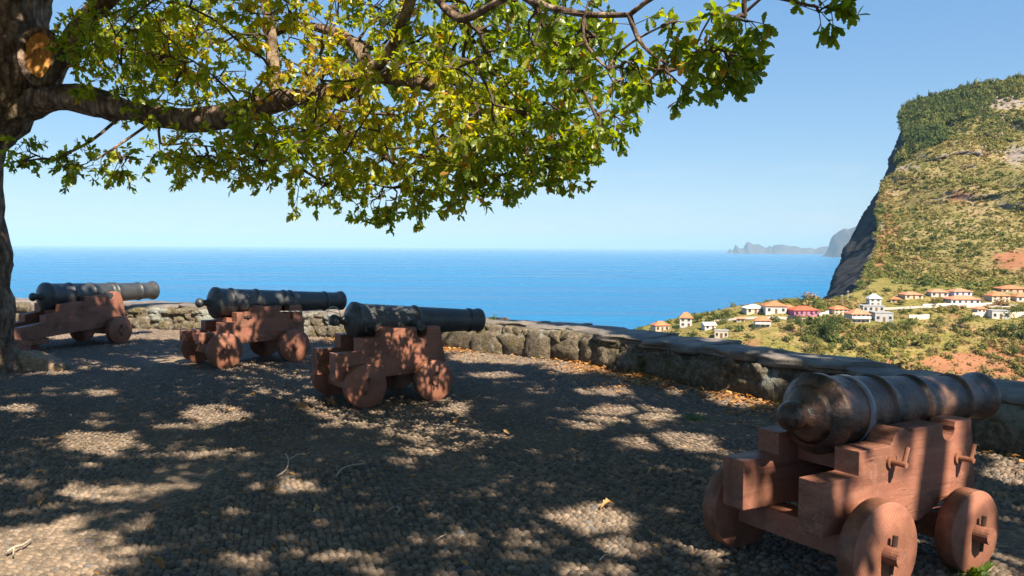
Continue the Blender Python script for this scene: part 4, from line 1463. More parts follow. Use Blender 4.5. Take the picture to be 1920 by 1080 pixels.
# oval pruning scar with its rolled bark collar
sc_c = np.array(at(75, 105, 9.78))
nrm = np.array([0.28, -0.93, 0.18])
nrm /= np.linalg.norm(nrm)
tx = np.cross(nrm, [0, 0, 1.0]); tx /= np.linalg.norm(tx)
tz = np.cross(tx, nrm)
V, T_ = [], []
for r_, h_ in ((0.0, 0.0), (0.45, 0.015), (0.8, 0.01), (0.98, 0.0)):
    for k in range(28):
        a = 2 * PI * k / 28
        sq = 1 + 0.12 * math.sin(a * 1 + 0.6) + 0.05 * math.sin(3 * a)
        V.append(sc_c + tx * (0.165 * r_ * math.cos(a) * sq) + tz * (0.295 * r_ * math.sin(a)) + nrm * (h_ + 0.012 * math.sin(5 * r_ + 2 * a) * r_) + nrm * 0.0)
scar = link('pruning_scar', mesh('pruning_scar', under(OL, np.array(V)), np.array([(i * 28 + k, i * 28 + (k + 1) % 28, (i + 1) * 28 + (k + 1) % 28, (i + 1) * 28 + k) for i in range(3) for k in range(28)]), M['scar'], True), oak)
pth = [sc_c + tx * (0.18 * math.cos(a) * (1 + 0.12 * math.sin(a + 0.6))) + tz * (0.31 * math.sin(a)) for a in np.linspace(0, 2 * PI, 41)]
V, Q = tube(pth, [0.045] * 41, 10, 3, 0.4, 8)
link('scar_collar', mesh('scar_collar', under(OL, V), Q, M['bark'], True), scar)

# --- foliage seen in the picture: clumps (u, v, ru, rv, near, far, count)
CL = [(620, 50, 520, 110, 7.0, 10.2, 270), (740, 200, 300, 90, 6.4, 9.0, 112), (955, 125, 145, 145, 5.8, 7.6, 78), (985, 250, 125, 72, 5.8, 7.2, 50), (700, 285, 150, 55, 7.0, 8.6, 42),
      (540, 265, 120, 55, 7.6, 9.0, 36), (820, 308, 80, 40, 6.6, 7.8, 20), (645, 338, 50, 18, 7.4, 8.2, 9), (780, 355, 45, 12, 7.0, 7.8, 5), (400, 282, 90, 42, 8.2, 9.4, 20), (190, 300, 85, 30, 8.8, 9.6, 15),
      (280, 130, 150, 95, 8.6, 10.0, 95), (40, 285, 40, 22, 9.2, 9.9, 5), (330, 305, 70, 24, 8.6, 9.2, 8), (1310, 68, 75, 50, 4.5, 5.1, 13), (1170, 140, 30, 34, 4.8, 5.1, 8), (1255, 140, 60, 24, 4.6, 5.0, 7),
      (1362, 115, 30, 38, 4.5, 4.9, 8), (1110, 40, 80, 40, 4.9, 5.6, 8), (1395, 32, 22, 16, 4.4, 4.8, 4), (1545, 6, 18, 20, 4.3, 4.6, 4), (1075, 270, 34, 40, 5.8, 6.4, 6), (1128, 225, 28, 24, 5.6, 6.0, 4),
      (20, 20, 60, 50, 11.2, 12.2, 10), (900, 310, 60, 36, 6.4, 7.2, 11), (1030, 290, 45, 36, 6.0, 6.6, 9), (460, 300, 50, 40, 8.2, 9.0, 10), (240, 60, 120, 70, 8.6, 10.4, 50), (1060, 80, 60, 70, 5.2, 6.0, 8), (715, 372, 20, 6, 7.4, 7.8, 2)]
tg = []
for u, v, ru, rv, n0, n1, cnt in CL:
    for _ in range(cnt):
        a, r_ = RNG.uniform(0, 2 * PI), math.sqrt(RNG.random())
        tg.append(A_(u + ru * r_ * math.cos(a), v + rv * r_ * math.sin(a), RNG.uniform(n0, n1)))
for u, v0, v1, Y_ in ((560, 340, 385, 8.2), (600, 345, 392, 8.1), (655, 360, 405, 8.0), (700, 365, 418, 7.6), (745, 370, 410, 7.6), (790, 375, 412, 7.5), (845, 360, 392, 7.2), (930, 350, 372, 6.8), (1000, 325, 350, 6.4), (500, 320, 352, 8.5), (420, 310, 345, 8.8),
                     (365, 300, 330, 9.0), (240, 310, 342, 9.2), (130, 310, 340, 9.3), (60, 290, 312, 9.6), (1060, 320, 350, 6.2), (880, 350, 380, 7.0), (1165, 225, 250, 5.8)):
    for f_ in (0.0, 0.5, 1.0):
        tg.append(A_(u + RNG.normal(0, 8), v0 - 18 + (v1 - v0) * f_, Y_))
tg = np.array(tg)
A1, par1, st1, en1 = grow(sk, tg)
Vt, Ft = twig_mesh(A1, par1, st1, en1)
Pl, Dl, _, tips, tb = leaves_at(A1, par1, en1, 10, 0.18, 3)
FRl = leaf_frames(Dl)
SZl = RNG.uniform(0.055, 0.09, len(Pl)) * np.where(Pl[:, 1] < 5.7, 0.95, 1.0)
ql = proj(Pl + FRl[:, 0] * 0.05)
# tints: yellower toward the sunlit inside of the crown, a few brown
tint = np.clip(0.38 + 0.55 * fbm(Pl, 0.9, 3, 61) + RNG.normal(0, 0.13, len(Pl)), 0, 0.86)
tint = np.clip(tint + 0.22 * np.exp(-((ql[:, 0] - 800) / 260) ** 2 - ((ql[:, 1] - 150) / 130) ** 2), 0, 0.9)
tint[RNG.random(len(Pl)) < 0.03] = 0.97
# sub-twigs carrying the rosettes
def stick_mesh(a, b, r):
    t_ = b - a
    t_ /= np.linalg.norm(t_, axis=1)[:, None] + 1e-9
    ref = np.where(np.abs(t_[:, 2:3]) < 0.9, np.array([[0, 0, 1.0]]), np.array([[1.0, 0, 0]]))
    u = np.cross(t_, ref)
    u /= np.linalg.norm(u, axis=1)[:, None]
    w_ = np.cross(t_, u)
    ang = np.arange(3) * 2 * PI / 3
    ring = np.cos(ang)[None, :, None] * u[:, None] + np.sin(ang)[None, :, None] * w_[:, None]
    V = np.concatenate([a[:, None] + ring * r, b[:, None] + ring * r * 0.5], 1).reshape(-1, 3)
    k = np.arange(3)
    f = np.stack([k, (k + 1) % 3, (k + 1) % 3 + 3, k + 3], -1)
    return V, (f[None] + (np.arange(len(a)) * 6)[:, None, None]).reshape(-1, 4)
Vs, Fs = stick_mesh(A1[tb], tips, 0.0035)
tw = link('twigs', mesh('twigs', under(OL, np.concatenate([Vt, Vs])), np.concatenate([Ft, Fs + len(Vt)]), M['twig'], True), oak)
tw['kind'] = 'stuff'
# the 300 leaves that show largest become single leaves
vis_l = (ql[:, 0] > 0) & (ql[:, 0] < 1920) & (ql[:, 1] > 0) & (ql[:, 1] < 450)
face = np.abs((FRl[:, 2] * (Pl - np.array([0, 0, EYE]))).sum(1)) / np.linalg.norm(Pl - np.array([0, 0, EYE]), axis=1)
score = np.where(vis_l, SZl / ql[:, 2] * np.sqrt(face), 0)
bigl = np.argsort(-score)[:300]
mask = np.ones(len(Pl), bool)
mask[bigl] = False
nearl = mask & (Pl[:, 1] < 5.9)
farl = mask & ~nearl
Vl, Fl, Tl = leaf_mesh(LEAF_HI, Pl[nearl], FRl[nearl], SZl[nearl], tint[nearl])
Vm, Fm, Tm = leaf_mesh(LEAF_MID, Pl[farl], FRl[farl], SZl[farl], tint[farl])
Vl, Fl, Tl = np.concatenate([Vl, Vm]), np.concatenate([Fl, Fm + len(Vl)]), np.concatenate([Tl, Tm])

# --- foliage overhead, out of the frame, that shades the terrace
def overhead(n, xr, yr, zr):
    g = np.c_[RNG.uniform(*xr, n), RNG.uniform(*yr, n), np.zeros(n)]
    z = RNG.uniform(*zr, n)
    P = g + S[None] * (z / S[2])[:, None]
    q = proj(P)
    rad = 0.34 * F / np.maximum(q[:, 2], 0.3)
    inside = (P[:, 1] > -0.2) & (q[:, 2] > 0.1) & (q[:, 0] > -rad) & (q[:, 0] < 1920 + rad) & (q[:, 1] > -rad * 1.05) & (q[:, 1] < 1400)
    return P[~inside], g[~inside]
NC = 9800
OH, OG = overhead(NC, (-10.5, 4.6), (2.0, 14.0), (4.6, 8.8))
keep = blocked_ok(OH)
OH = OH[keep]
# extra unseen leaf clumps, added overhead to keep the second gun in shade
ex = np.array([loc4(RNG.uniform(-0.7, 1.2), RNG.uniform(-0.5, 0.3), RNG.uniform(0.1, 0.9), P3) for _ in range(110)])
zz_ = RNG.uniform(5.4, 8.4, len(ex))
ex = ex + S[None] * ((zz_ - ex[:, 2]) / S[2])[:, None]
OH = np.concatenate([OH, ex[blocked_ok(ex)]])
g2 = np.c_[RNG.uniform(-2.4, 0.7, 150), RNG.uniform(6.4, 9.6, 150), np.zeros(150)]   # and the paving in front of it
z2 = RNG.uniform(5.0, 8.6, 150)
g2 = g2 + S[None] * (z2 / S[2])[:, None]
q2_ = proj(g2)
g2 = g2[(q2_[:, 1] < -60) & blocked_ok(g2)]
OH = np.concatenate([OH, g2])
right = OH[:, 0] > 1.6
def over_tree(root_loc, sk_, targets, root, want_hi=False):
    A2, par2, st2, en2 = grow(sk_, targets)
    Vt2, Ft2 = twig_mesh(A2, par2, st2, en2, 0.0045, 0.05)
    P2, D2, _, _, _ = leaves_at(A2, par2, en2, 9, 0.3, 3)
    FR2 = leaf_frames(D2)
    SZ2 = RNG.uniform(0.11, 0.155, len(P2))
    ok = blocked_ok(P2)
    q2 = proj(P2)
    vis2 = (P2[:, 1] > 0.2) & (q2[:, 0] > -20) & (q2[:, 0] < 1940) & (q2[:, 1] > -14) & (q2[:, 1] < 1100)
    ok &= ~vis2
    P2, FR2, SZ2 = P2[ok], FR2[ok], SZ2[ok]
    t2 = np.clip(0.36 + 0.4 * fbm(P2, 0.9, 3, 61) + RNG.normal(0, 0.12, len(P2)), 0, 0.9)
    V2_, F2_, T2_ = leaf_mesh(LEAF_LO, P2, FR2, SZ2, t2)
    print('overhead leaves', len(P2))
    return (Vt2, Ft2), (V2_, F2_, T2_)
(tv, tf), (ov, of, ot) = over_tree(OL, sk, OH[~right], oak)
tw2 = link('high_twigs', mesh('high_twigs', under(OL, tv), tf, M['twig'], True), oak)
tw2['kind'] = 'stuff'
crown = link('crown', mesh('crown', under(OL, np.concatenate([Vl, ov])), np.concatenate([Fl, of + len(Vl)]), M['leaf'], False, {'tint': np.concatenate([Tl, ot])}), oak)
crown['kind'] = 'stuff'
leaf_me = [mesh('leaf', LEAF_HI[0], LEAF_HI[1], M['leaf'], False, {'tint': np.full(len(LEAF_HI[0]), t_)}) for t_ in np.linspace(0.05, 0.95, 10)]
for i in bigl:
    o = link('leaf', leaf_me[int(np.clip(tint[i] * 10, 0, 9))], crown)
    X, Yv, Zv = FRl[i] * SZl[i]
    o.matrix_basis = Matrix(((X[0], Yv[0], Zv[0], Pl[i, 0] - OL[0]), (X[1], Yv[1], Zv[1], Pl[i, 1] - OL[1]), (X[2], Yv[2], Zv[2], Pl[i, 2] - OL[2]), (0, 0, 0, 1)))

# a second oak stands behind the camera to the right; its crown shades the near cannon
OL2 = (7.4, -4.6, 0)
oak2 = empty('oak_tree', OL2)
tag(oak2, 'second oak out of view behind the viewer, shading the near cannon', 'tree')
sk2 = Skel()
s2 = sk2.limb([(7.4, -4.6, -0.1), (7.4, -4.6, 1.2), (7.3, -4.4, 2.6), (7.0, -4.0, 4.0), (6.6, -3.4, 5.4)], [0.5, 0.4, 0.36, 0.32, 0.22])
for pts in ([(7.0, -4.0, 4.0), (6.0, -2.4, 5.2), (5.0, -0.6, 5.8), (4.4, 1.2, 6.2), (4.2, 3.0, 6.3)], [(6.6, -3.4, 5.4), (6.8, -1.6, 6.4), (6.6, 0.6, 6.9), (6.2, 3.0, 7.0), (6.0, 5.0, 6.8)],
            [(7.0, -4.0, 4.0), (5.6, -3.8, 5.0), (4.0, -3.4, 5.4), (2.6, -2.6, 5.4)], [(6.6, -3.4, 5.4), (8.0, -2.0, 6.2), (8.8, 0.0, 6.6), (8.8, 2.4, 6.6)]):
    sk2.limb(pts, list(np.linspace(0.18, 0.045, len(pts))), sk2.near(np.array(pts[0])))
wv, wf, off = [], [], 0
for k, (P, R) in enumerate(sk2.limbs):
    V, Q = tube(P, R, 20 if k == 0 else 10, 70 + k, 0.3, 3)
    if k == 0:
        link('trunk', mesh('trunk', under(OL2, V), Q, M['bark'], True), oak2)
    else:
        wv.append(V)
        wf.append(Q + off)
        off += len(V)
link('limbs', mesh('limbs', under(OL2, np.concatenate(wv)), np.concatenate(wf), M['bark'], True), oak2)
(tv, tf), (ov, of, ot) = over_tree(OL2, sk2, OH[right], oak2)
o = link('twigs', mesh('twigs', under(OL2, tv), tf, M['twig'], True), oak2)
o['kind'] = 'stuff'
o = link('crown', mesh('crown', under(OL2, ov), of, M['leaf'], False, {'tint': ot}), oak2)
o['kind'] = 'stuff'
# ------------------------------------------------------------------ village
def ground(u, Y):
    x = (u - 960) / F * Y
    return Vector((x, Y, float(slope_z(np.array([u]), np.array([Y]))[0])))

def find_Y(u, v):
    """forward distance at which the village slope shows at (u, v)"""
    Ys = np.linspace(300, float(np.interp(u, [1200, 1560, 1620, 1680], [407, 411, 439, 446])), 281)
    z = slope_z(np.full(281, float(u)), Ys)
    q = proj(np.c_[(u - 960) / F * Ys, Ys, z])
    return float(Ys[int(np.argmin(np.abs(q[:, 1] - v)))])

WALLC = {'white': (0.48, 0.46, 0.43), 'cream': (0.48, 0.41, 0.31), 'peach': (0.52, 0.36, 0.25), 'pink': (0.5, 0.14, 0.28), 'grey': (0.36, 0.36, 0.35), 'blue': (0.45, 0.5, 0.66), 'beige': (0.55, 0.45, 0.33)}
WM = {k: plain('plaster_' + k, c, 0.85, 0.08, 0.8) for k, c in WALLC.items()}
def roof_mat(name, c):
    t = NT(name, 0.8, 0.2)
    o = t.co()
    n = t.noise(1.2, 5, 0.6, o)
    w_ = t.n.new('ShaderNodeTexWave')
    w_.inputs['Scale'].default_value = 1.4
    t.l.new(o, w_.inputs['Vector'])
    cc_ = t.ramp(n, [(0.3, tuple(x * 0.7 for x in c)), (0.7, tuple(min(1, x * 1.2) for x in c))])
    t.color(t.mix(t.math('MULTIPLY', w_.outputs['Fac'], 0.3), cc_, tuple(x * 0.55 for x in c)))
    return t.m
RM = {'orange': roof_mat('roof_tile_orange', (0.5, 0.19, 0.09)), 'red': roof_mat('roof_tile_red', (0.55, 0.12, 0.06)), 'pale': roof_mat('roof_tile_pale', (0.52, 0.23, 0.13)), 'white': plain('roof_white', (0.58, 0.58, 0.55), 0.6, 0.08, 0.6), 'grey': plain('roof_grey', (0.3, 0.3, 0.3), 0.8, 0.1, 0.6)}
t = NT('window_glass', 0.12, 0.5)
t.color((0.035, 0.04, 0.05))
M['glass'] = t.m
M['frame'] = plain('window_frame', (0.6, 0.58, 0.54), 0.6, 0.05)
M['door'] = plain('house_door', (0.16, 0.08, 0.045), 0.6, 0.1)
M['terrace'] = plain('balcony_concrete', (0.5, 0.48, 0.45), 0.8, 0.1)

def house(label, u, v, wpx, hpx, wallc, roofc, kind='hip', yaw=0.0, storeys=1, nwin=3, depth=None, chimney=False, balcony=False, plinth=2.0):
    """v is the photo row of the foot of the front wall"""
    Y = find_Y(u, v)
    p = ground(u, Y)
    W = wpx * Y / F * 0.92
    H = hpx * Y / F * 0.92
    D = depth or W * 0.75
    root = empty('house', (p.x, p.y + D * 0.5, p.z), yaw)
    tag(root, label, 'house', 'houses of the village')
    bm = bmesh.new()
    wallh = H if kind == 'flat' else H * 0.62
    box(bm, -W / 2, W / 2, -D / 2, D / 2, -plinth, wallh)
    link('wall', bm_mesh('wall', bm, WM[wallc]), root)
    ov = 0.45
    bm = bmesh.new()
    if kind == 'flat':
        box(bm, -W / 2 - 0.15, W / 2 + 0.15, -D / 2 - 0.15, D / 2 + 0.15, wallh + 0.003, wallh + 0.3)
    else:
        x0, x1, y0, y1 = -W / 2 - ov, W / 2 + ov, -D / 2 - ov, D / 2 + ov
        zt = H
        ze = wallh - 0.12
        if kind == 'hip':
            k = min(W, D) * 0.5
            rx = max(0.3, (x1 - x0) / 2 - (y1 - y0) / 2 * 0.95)
            top = [(-rx, 0, zt), (rx, 0, zt)]
        else:
            top = [(x0, 0, zt), (x1, 0, zt)]
        b_ = [bm.verts.new(c) for c in ((x0, y0, ze), (x1, y0, ze), (x1, y1, ze), (x0, y1, ze))]
        b2 = [bm.verts.new(c) for c in ((x0, y0, ze + 0.16), (x1, y0, ze + 0.16), (x1, y1, ze + 0.16), (x0, y1, ze + 0.16))]
        t_ = [bm.verts.new(c) for c in top]
        bm.faces.new(b_[::-1])
        for i in range(4):
            bm.faces.new([b_[i], b_[(i + 1) % 4], b2[(i + 1) % 4], b2[i]])
        bm.faces.new([b2[0], b2[1], t_[1], t_[0]])
        bm.faces.new([b2[2], b2[3], t_[0], t_[1]])
        bm.faces.new([b2[1], b2[2], t_[1]])
        bm.faces.new([b2[3], b2[0], t_[0]])
    rf = link('roof', bm_mesh('roof', bm, RM[roofc]), root)
    if chimney:
        bm = bmesh.new()
        box(bm, W * 0.18, W * 0.18 + 0.7, -0.3, 0.4, H - 1.4, H + 0.7)
        link('chimney', bm_mesh('chimney', bm, WM['white']), rf)
    sh = wallh / storeys
    for st in range(storeys):
        for side in ('front', 'right'):
            n = nwin if side == 'front' else max(1, nwin // 2)
            span = W if side == 'front' else D
            for i in range(n):
                c = -span / 2 + span * (i + 0.5) / n
                ww, wh = min(1.15, span / n * 0.5), min(1.3, sh * 0.5)
                zb = st * sh + sh * 0.3
                isdoor = st == 0 and side == 'front' and i == n // 2 and n > 1
                if isdoor:
                    zb, wh, ww = 0.05, min(2.1, sh * 0.8), 1.0
                bm = bmesh.new()
                if side == 'front':
                    box(bm, c - ww / 2, c + ww / 2, -D / 2 - 0.05, -D / 2 + 0.05, zb, zb + wh)
                else:
                    box(bm, W / 2 - 0.05, W / 2 + 0.05, c - ww / 2, c + ww / 2, zb, zb + wh)
                wn_ = link('door' if isdoor else 'window', bm_mesh('window', bm, M['door'] if isdoor else M['glass']), root)
                if not isdoor:
                    bm = bmesh.new()
                    if side == 'front':
                        box(bm, c - ww / 2 - 0.12, c + ww / 2 + 0.12, -D / 2 - 0.12, -D / 2 + 0.02, zb - 0.13, zb - 0.004)
                    else:
                        box(bm, W / 2 - 0.02, W / 2 + 0.12, c - ww / 2 - 0.12, c + ww / 2 + 0.12, zb - 0.13, zb - 0.004)
                    link('sill', bm_mesh('sill', bm, M['frame']), wn_)
    if balcony:
        bm = bmesh.new()
        zb = wallh * 0.5
        box(bm, -W / 2 + 0.1, W / 2 - 0.1, -D / 2 - 1.3, -D / 2 - 0.005, zb - 0.12, zb + 0.06)
        box(bm, -W / 2 + 0.1, W / 2 - 0.1, -D / 2 - 1.3, -D / 2 - 1.22, zb + 0.063, zb + 0.9)
        link('balcony', bm_mesh('balcony', bm, M['terrace']), root)
    return root

house('peach house with orange hip roof at the low seaward end of the village', 1241, 622, 30, 21, 'peach', 'orange', yaw=0.25, nwin=3)
house('tall white house with orange roof standing on the seaward brow above the peach house', 1289, 613, 24, 30, 'white', 'orange', yaw=-0.2, storeys=2, nwin=2)
house('small white low house among bushes between seaward houses', 1332, 618, 24, 15, 'white', 'white', 'gable', yaw=0.2, nwin=2)
house('cream flat roofed block with three dark windows, lowest on the slope', 1357, 634, 27, 15, 'cream', 'grey', 'flat', yaw=-0.25, nwin=3)
house('two storey white house with orange roof and balcony alone on the slope', 1434, 614, 31, 22, 'white', 'orange', yaw=-0.15, storeys=2, nwin=3, balcony=True)
house('cream house with white roof on the seaward skyline', 1417, 588, 38, 18, 'cream', 'white', yaw=0.1, nwin=3)
house('large white house with broad orange roof on the skyline', 1459, 588, 42, 25, 'white', 'orange', yaw=-0.1, nwin=3, depth=10)
house('pink house with long red roof beside the road', 1512, 593, 52, 20, 'pink', 'red', yaw=0.12, nwin=5, depth=8)
house('cream house with orange roof left of the white two storey block', 1577, 590, 30, 18, 'cream', 'orange', yaw=0.2, storeys=2, nwin=3)
house('white two storey block with rows of dark windows above the red earth', 1616, 605, 38, 28, 'white', 'pale', yaw=0.05, storeys=3, nwin=4, depth=8, balcony=True)
house('white tower house with white pyramid roof', 1643, 574, 24, 25, 'white', 'white', yaw=0.0, storeys=2, nwin=2)
house('long low grey building below the white tower house', 1640, 585, 44, 12, 'grey', 'grey', 'flat', nwin=4, depth=6)
house('grey flat roofed building right of the white two storey block', 1662, 604, 36, 18, 'grey', 'grey', 'flat', yaw=-0.1, nwin=3, depth=8)
house('low pink walled house with orange hip roof at the hill foot, left of its row', 1714, 561, 38, 15, 'peach', 'pale', yaw=0.1, nwin=3)
house('white house with orange hip roof, second along the hill foot row', 1764, 557, 34, 16, 'white', 'pale', yaw=-0.05, nwin=3)
house('pale blue house with orange hip roof behind the long white house', 1806, 556, 38, 16, 'blue', 'pale', yaw=0.1, nwin=3)
house('long white house with wide orange roof along the road wall', 1813, 572, 60, 19, 'white', 'pale', yaw=0.0, nwin=5, depth=9)
house('two storey cream house with orange roof near the right edge', 1878, 566, 38, 20, 'cream', 'orange', yaw=0.05, storeys=2, nwin=3)
house('house with big orange roof highest at the right edge', 1905, 551, 50, 17, 'peach', 'orange', yaw=-0.1, nwin=4)
house('white house with orange roof cut by the right edge', 1922, 566, 30, 17, 'white', 'orange', nwin=2)
house('roofless looking white block by retaining walls at the right', 1882, 598, 34, 16, 'white', 'grey', 'flat', yaw=-0.15, nwin=3, depth=7)

house('small white cottage with orange roof half hidden left of the pink house', 1482, 583, 20, 12, 'white', 'orange', yaw=0.3, nwin=2)
house('tiny cream cottage by the lane between skyline houses and slope house', 1392, 604, 16, 11, 'cream', 'pale', yaw=-0.3, nwin=2)
house('small white cottage below the hill foot row near the yellow field', 1842, 586, 20, 12, 'white', 'orange', yaw=0.2, nwin=2)
house('small peach cottage behind the road wall, left of the hill foot row', 1683, 568, 20, 12, 'peach', 'orange', yaw=-0.2, nwin=2)
# retaining and road walls
def low_wall(label, pts, h, mat, name='retaining_wall', th=0.5):
    V = []
    for u, v in pts:
        Y = find_Y(u, v)
        p = ground(u, Y)
        for dy, z in ((0, -1.5), (0, h), (th, h), (th, -1.5)):
            V.append((p.x, p.y + dy, p.z + z))
    o = link(name, mesh(name, np.array(V), grid_faces(len(pts), 4), mat))
    tag(o, label, 'wall')
low_wall('long white road wall below the hill foot houses', [(1732, 575), (1760, 574), (1800, 573), (1840, 573), (1862, 572)], 1.2, WM['white'])
low_wall('short beige retaining wall in the middle of the slope', [(1707, 599), (1726, 599), (1745, 598)], 2.0, WM['beige'])
low_wall('beige retaining wall left of the roofless looking white block', [(1826, 595), (1845, 594), (1864, 594)], 2.0, WM['beige'])
low_wall('beige retaining wall at the right edge of the picture', [(1896, 596), (1910, 595), (1940, 595)], 2.4, WM['beige'])
low_wall('white wall running right from the pink house', [(1538, 594), (1548, 592), (1556, 589)], 1.6, WM['white'])

# lanes
t = NT('pale_lane', 0.9, 0.1)
n = t.noise(0.3, 4, 0.6, t.pos())
t.color(t.ramp(n, [(0.3, (0.33, 0.28, 0.22)), (0.7, (0.45, 0.39, 0.32))]))
M['lane'] = t.m
def lane(pts, w):
    V = []
    us = [a for a, b in pts]
    for u in np.arange(us[0], us[-1], 2.0):
        v = np.interp(u, us, [b for a, b in pts])
        Y = find_Y(u, v)
        for dy in (-w / 2, 0, w / 2):
            p = ground(u, Y + dy)
            V.append((p.x, p.y, p.z + 0.25))
    o = link('road', mesh('road', np.array(V), grid_faces(len(V) // 3, 3), M['lane'], True))
    tag(o, None, kind='structure')
lane([(1340, 604), (1380, 598), (1420, 597), (1470, 597), (1500, 601), (1560, 600)], 5)
lane([(1560, 580), (1640, 581), (1720, 577), (1800, 576), (1935, 574)], 5)

# a dark car parked at the pink house
Yc = find_Y(1489, 599)
pc = ground(1489, Yc)
car = empty('parked_car', (pc.x, pc.y, pc.z + 0.3), 0.25)
tag(car, 'dark parked car beside the pink house', 'car')
t = NT('dark_car_paint', 0.3, 0.5)
t.color((0.03, 0.028, 0.06))
bm = bmesh.new()
prof = [(-2.1, 0.35), (-2.15, 0.75), (-1.9, 0.95), (-1.3, 1.0), (-0.8, 1.45), (0.7, 1.48), (1.3, 1.05), (2.0, 0.9), (2.15, 0.6), (2.1, 0.35)]
a = [bm.verts.new((x, -0.85, z)) for x, z in prof]
b = [bm.verts.new((x, 0.85, z)) for x, z in prof]
bm.faces.new(a)
bm.faces.new(b[::-1])
for i in range(len(prof)):
    bm.faces.new([a[i], b[i], b[(i + 1) % len(prof)], a[(i + 1) % len(prof)]])
link('body', bm_mesh('body', bm, t.m, False, 0.05), car)
bm = bmesh.new()
box(bm, -0.9, 0.9, -0.87, 0.87, 1.03, 1.36)
link('side_window', bm_mesh('side_window', bm, M['glass']), car)
for wx in (-1.35, 1.35):
    for wy in (-0.8, 0.8):
        bm = bmesh.new()
        cyl(bm, (wx, wy - 0.1, 0.32), (wx, wy + 0.1, 0.32), 0.32, n=14)
        link('wheel', bm_mesh('wheel', bm, M['twig']), car)

# poles at the foot of the cliff
for lb, u, v, h in (('pale utility pole standing nearest the dark sea cliff', 1580, 572, 5.0), ('taller utility pole between the cliff and the white tower house', 1591, 570, 6.5)):
    Yp = find_Y(u, v)
    pp = ground(u, Yp)
    bm = bmesh.new()
    cyl(bm, (0, 0, -0.5), (0, 0, h), 0.16, 0.11, n=8)
    box(bm, -0.7, 0.7, -0.06, 0.06, h - 0.6, h - 0.45)
    o = link('utility_pole', bm_mesh('utility_pole', bm, WM['grey']), None, pp)
    tag(o, lb, 'pole', 'utility poles')

# ------------------------------------------------------------------ vegetation of the slopes
def bush_template(seed, n, leaf, flat=0.75):
    r = np.random.default_rng(seed)
    c = r.normal(0, 1, (n, 3))
    c /= np.linalg.norm(c, axis=1)[:, None]
    c *= (r.random(n) ** 0.4)[:, None]
    lump = 1 + 0.45 * fbm(c, 1.6, 2, seed)
    c *= lump[:, None]
    c[:, 2] = c[:, 2] * flat + flat * 0.75
    nn = c + r.normal(0, 0.6, c.shape)
    nn /= np.linalg.norm(nn, axis=1)[:, None]
    ref = r.normal(0, 1, c.shape)
    u = np.cross(nn, ref)
    u /= np.linalg.norm(u, axis=1)[:, None]
    w_ = np.cross(nn, u)
    s_ = leaf * r.uniform(0.6, 1.3, n)[:, None]
    V = np.stack([c + u * s_, c - u * s_ * 0.6 + w_ * s_, c - u * s_ * 0.6 - w_ * s_], 1).reshape(-1, 3)
    return V, np.arange(3 * n).reshape(-1, 3)
def bush_field(name, P, SZ, TINT, tmpl, sq=None, mat='scrub'):
    VV, FF, TT, off = [], [], [], 0
    pick = RNG.integers(0, len(tmpl), len(P))
    for k, (TV, TF) in enumerate(tmpl):
        m_ = pick == k
        n = m_.sum()
        if not n:
            continue
        yaw_ = RNG.uniform(0, 2 * PI, n)
        c, s = np.cos(yaw_)[:, None], np.sin(yaw_)[:, None]
        sz = SZ[m_][:, None]
        zz = sz * (sq[m_][:, None] if sq is not None else 1)
        V = np.stack([P[m_][:, 0:1] + sz * (TV[None, :, 0] * c - TV[None, :, 1] * s), P[m_][:, 1:2] + sz * (TV[None, :, 0] * s + TV[None, :, 1] * c), P[m_][:, 2:3] + zz * TV[None, :, 2]], -1)
        VV.append(V.reshape(-1, 3))
        FF.append((TF[None] + (np.arange(n) * len(TV))[:, None, None]).reshape(-1, 3) + off)
        off += n * len(TV)
        tv_ = np.repeat(TINT[m_], len(TV)).reshape(n, -1)
        TT.append(np.clip(tv_ + np.repeat(RNG.normal(0, 0.07, (n, len(TV) // 3)), 3, axis=1), 0, 1).ravel())
    o = link(name, mesh(name, np.concatenate(VV), np.concatenate(FF), M[mat], False, {'tint': np.concatenate(TT)}))
    tag(o, None, kind='stuff')
    return o
B_LO = [bush_template(k, 26, 0.36) for k in range(5)]
B_MID = [bush_template(20 + k, 70, 0.24) for k in range(5)]
B_HI = [bush_template(40 + k, 420, 0.1, 0.9) for k in range(5)]

# scrub on the village slope
n = 12000
u = RNG.uniform(1180, 2150, n)
Yv = 300 + 135 * RNG.random(n) ** 0.8
z = slope_z(u, Yv)
P = np.c_[(u - 960) / F * Yv, Yv, z - 0.2]
dens = fbm(P, 0.028, 4, 131)
low_part = np.interp(Yv, [300, 345, 370, 400, 440], [0.45, 0.6, 0.42, 0.1, 0.12])
brow = np.interp(u, [1180, 1620, 1700], [412, 418, 700])
red = slope_red(u, Yv)
keep = (RNG.random(n) < np.clip(low_part + dens * 1.1 - red * 0.4, 0.05, 0.95)) & (Yv < brow)
# keep the houses and lanes clear
qv = proj(P)
HOUSES = [(o_.location.x, o_.location.y) for o_ in bpy.data.objects if o_.name.startswith('house')]
for hx, hy in HOUSES:
    keep &= np.hypot(P[:, 0] - hx, (P[:, 1] - hy + 3) * 0.8) > 7.5
P, u, Yv = P[keep], u[keep], Yv[keep]
tn = np.clip(0.45 + 0.65 * fbm(P, 0.045, 3, 141) + RNG.normal(0, 0.14, len(P)) + 0.22 * np.clip((350 - Yv) / 35, 0, 1), 0, 0.98)
sz = np.exp(RNG.normal(0.1, 0.4, len(P))) * np.interp(Yv, [300, 370, 420], [1.25, 1.05, 0.75])
bush_field('scrub', P, sz, tn, B_MID)
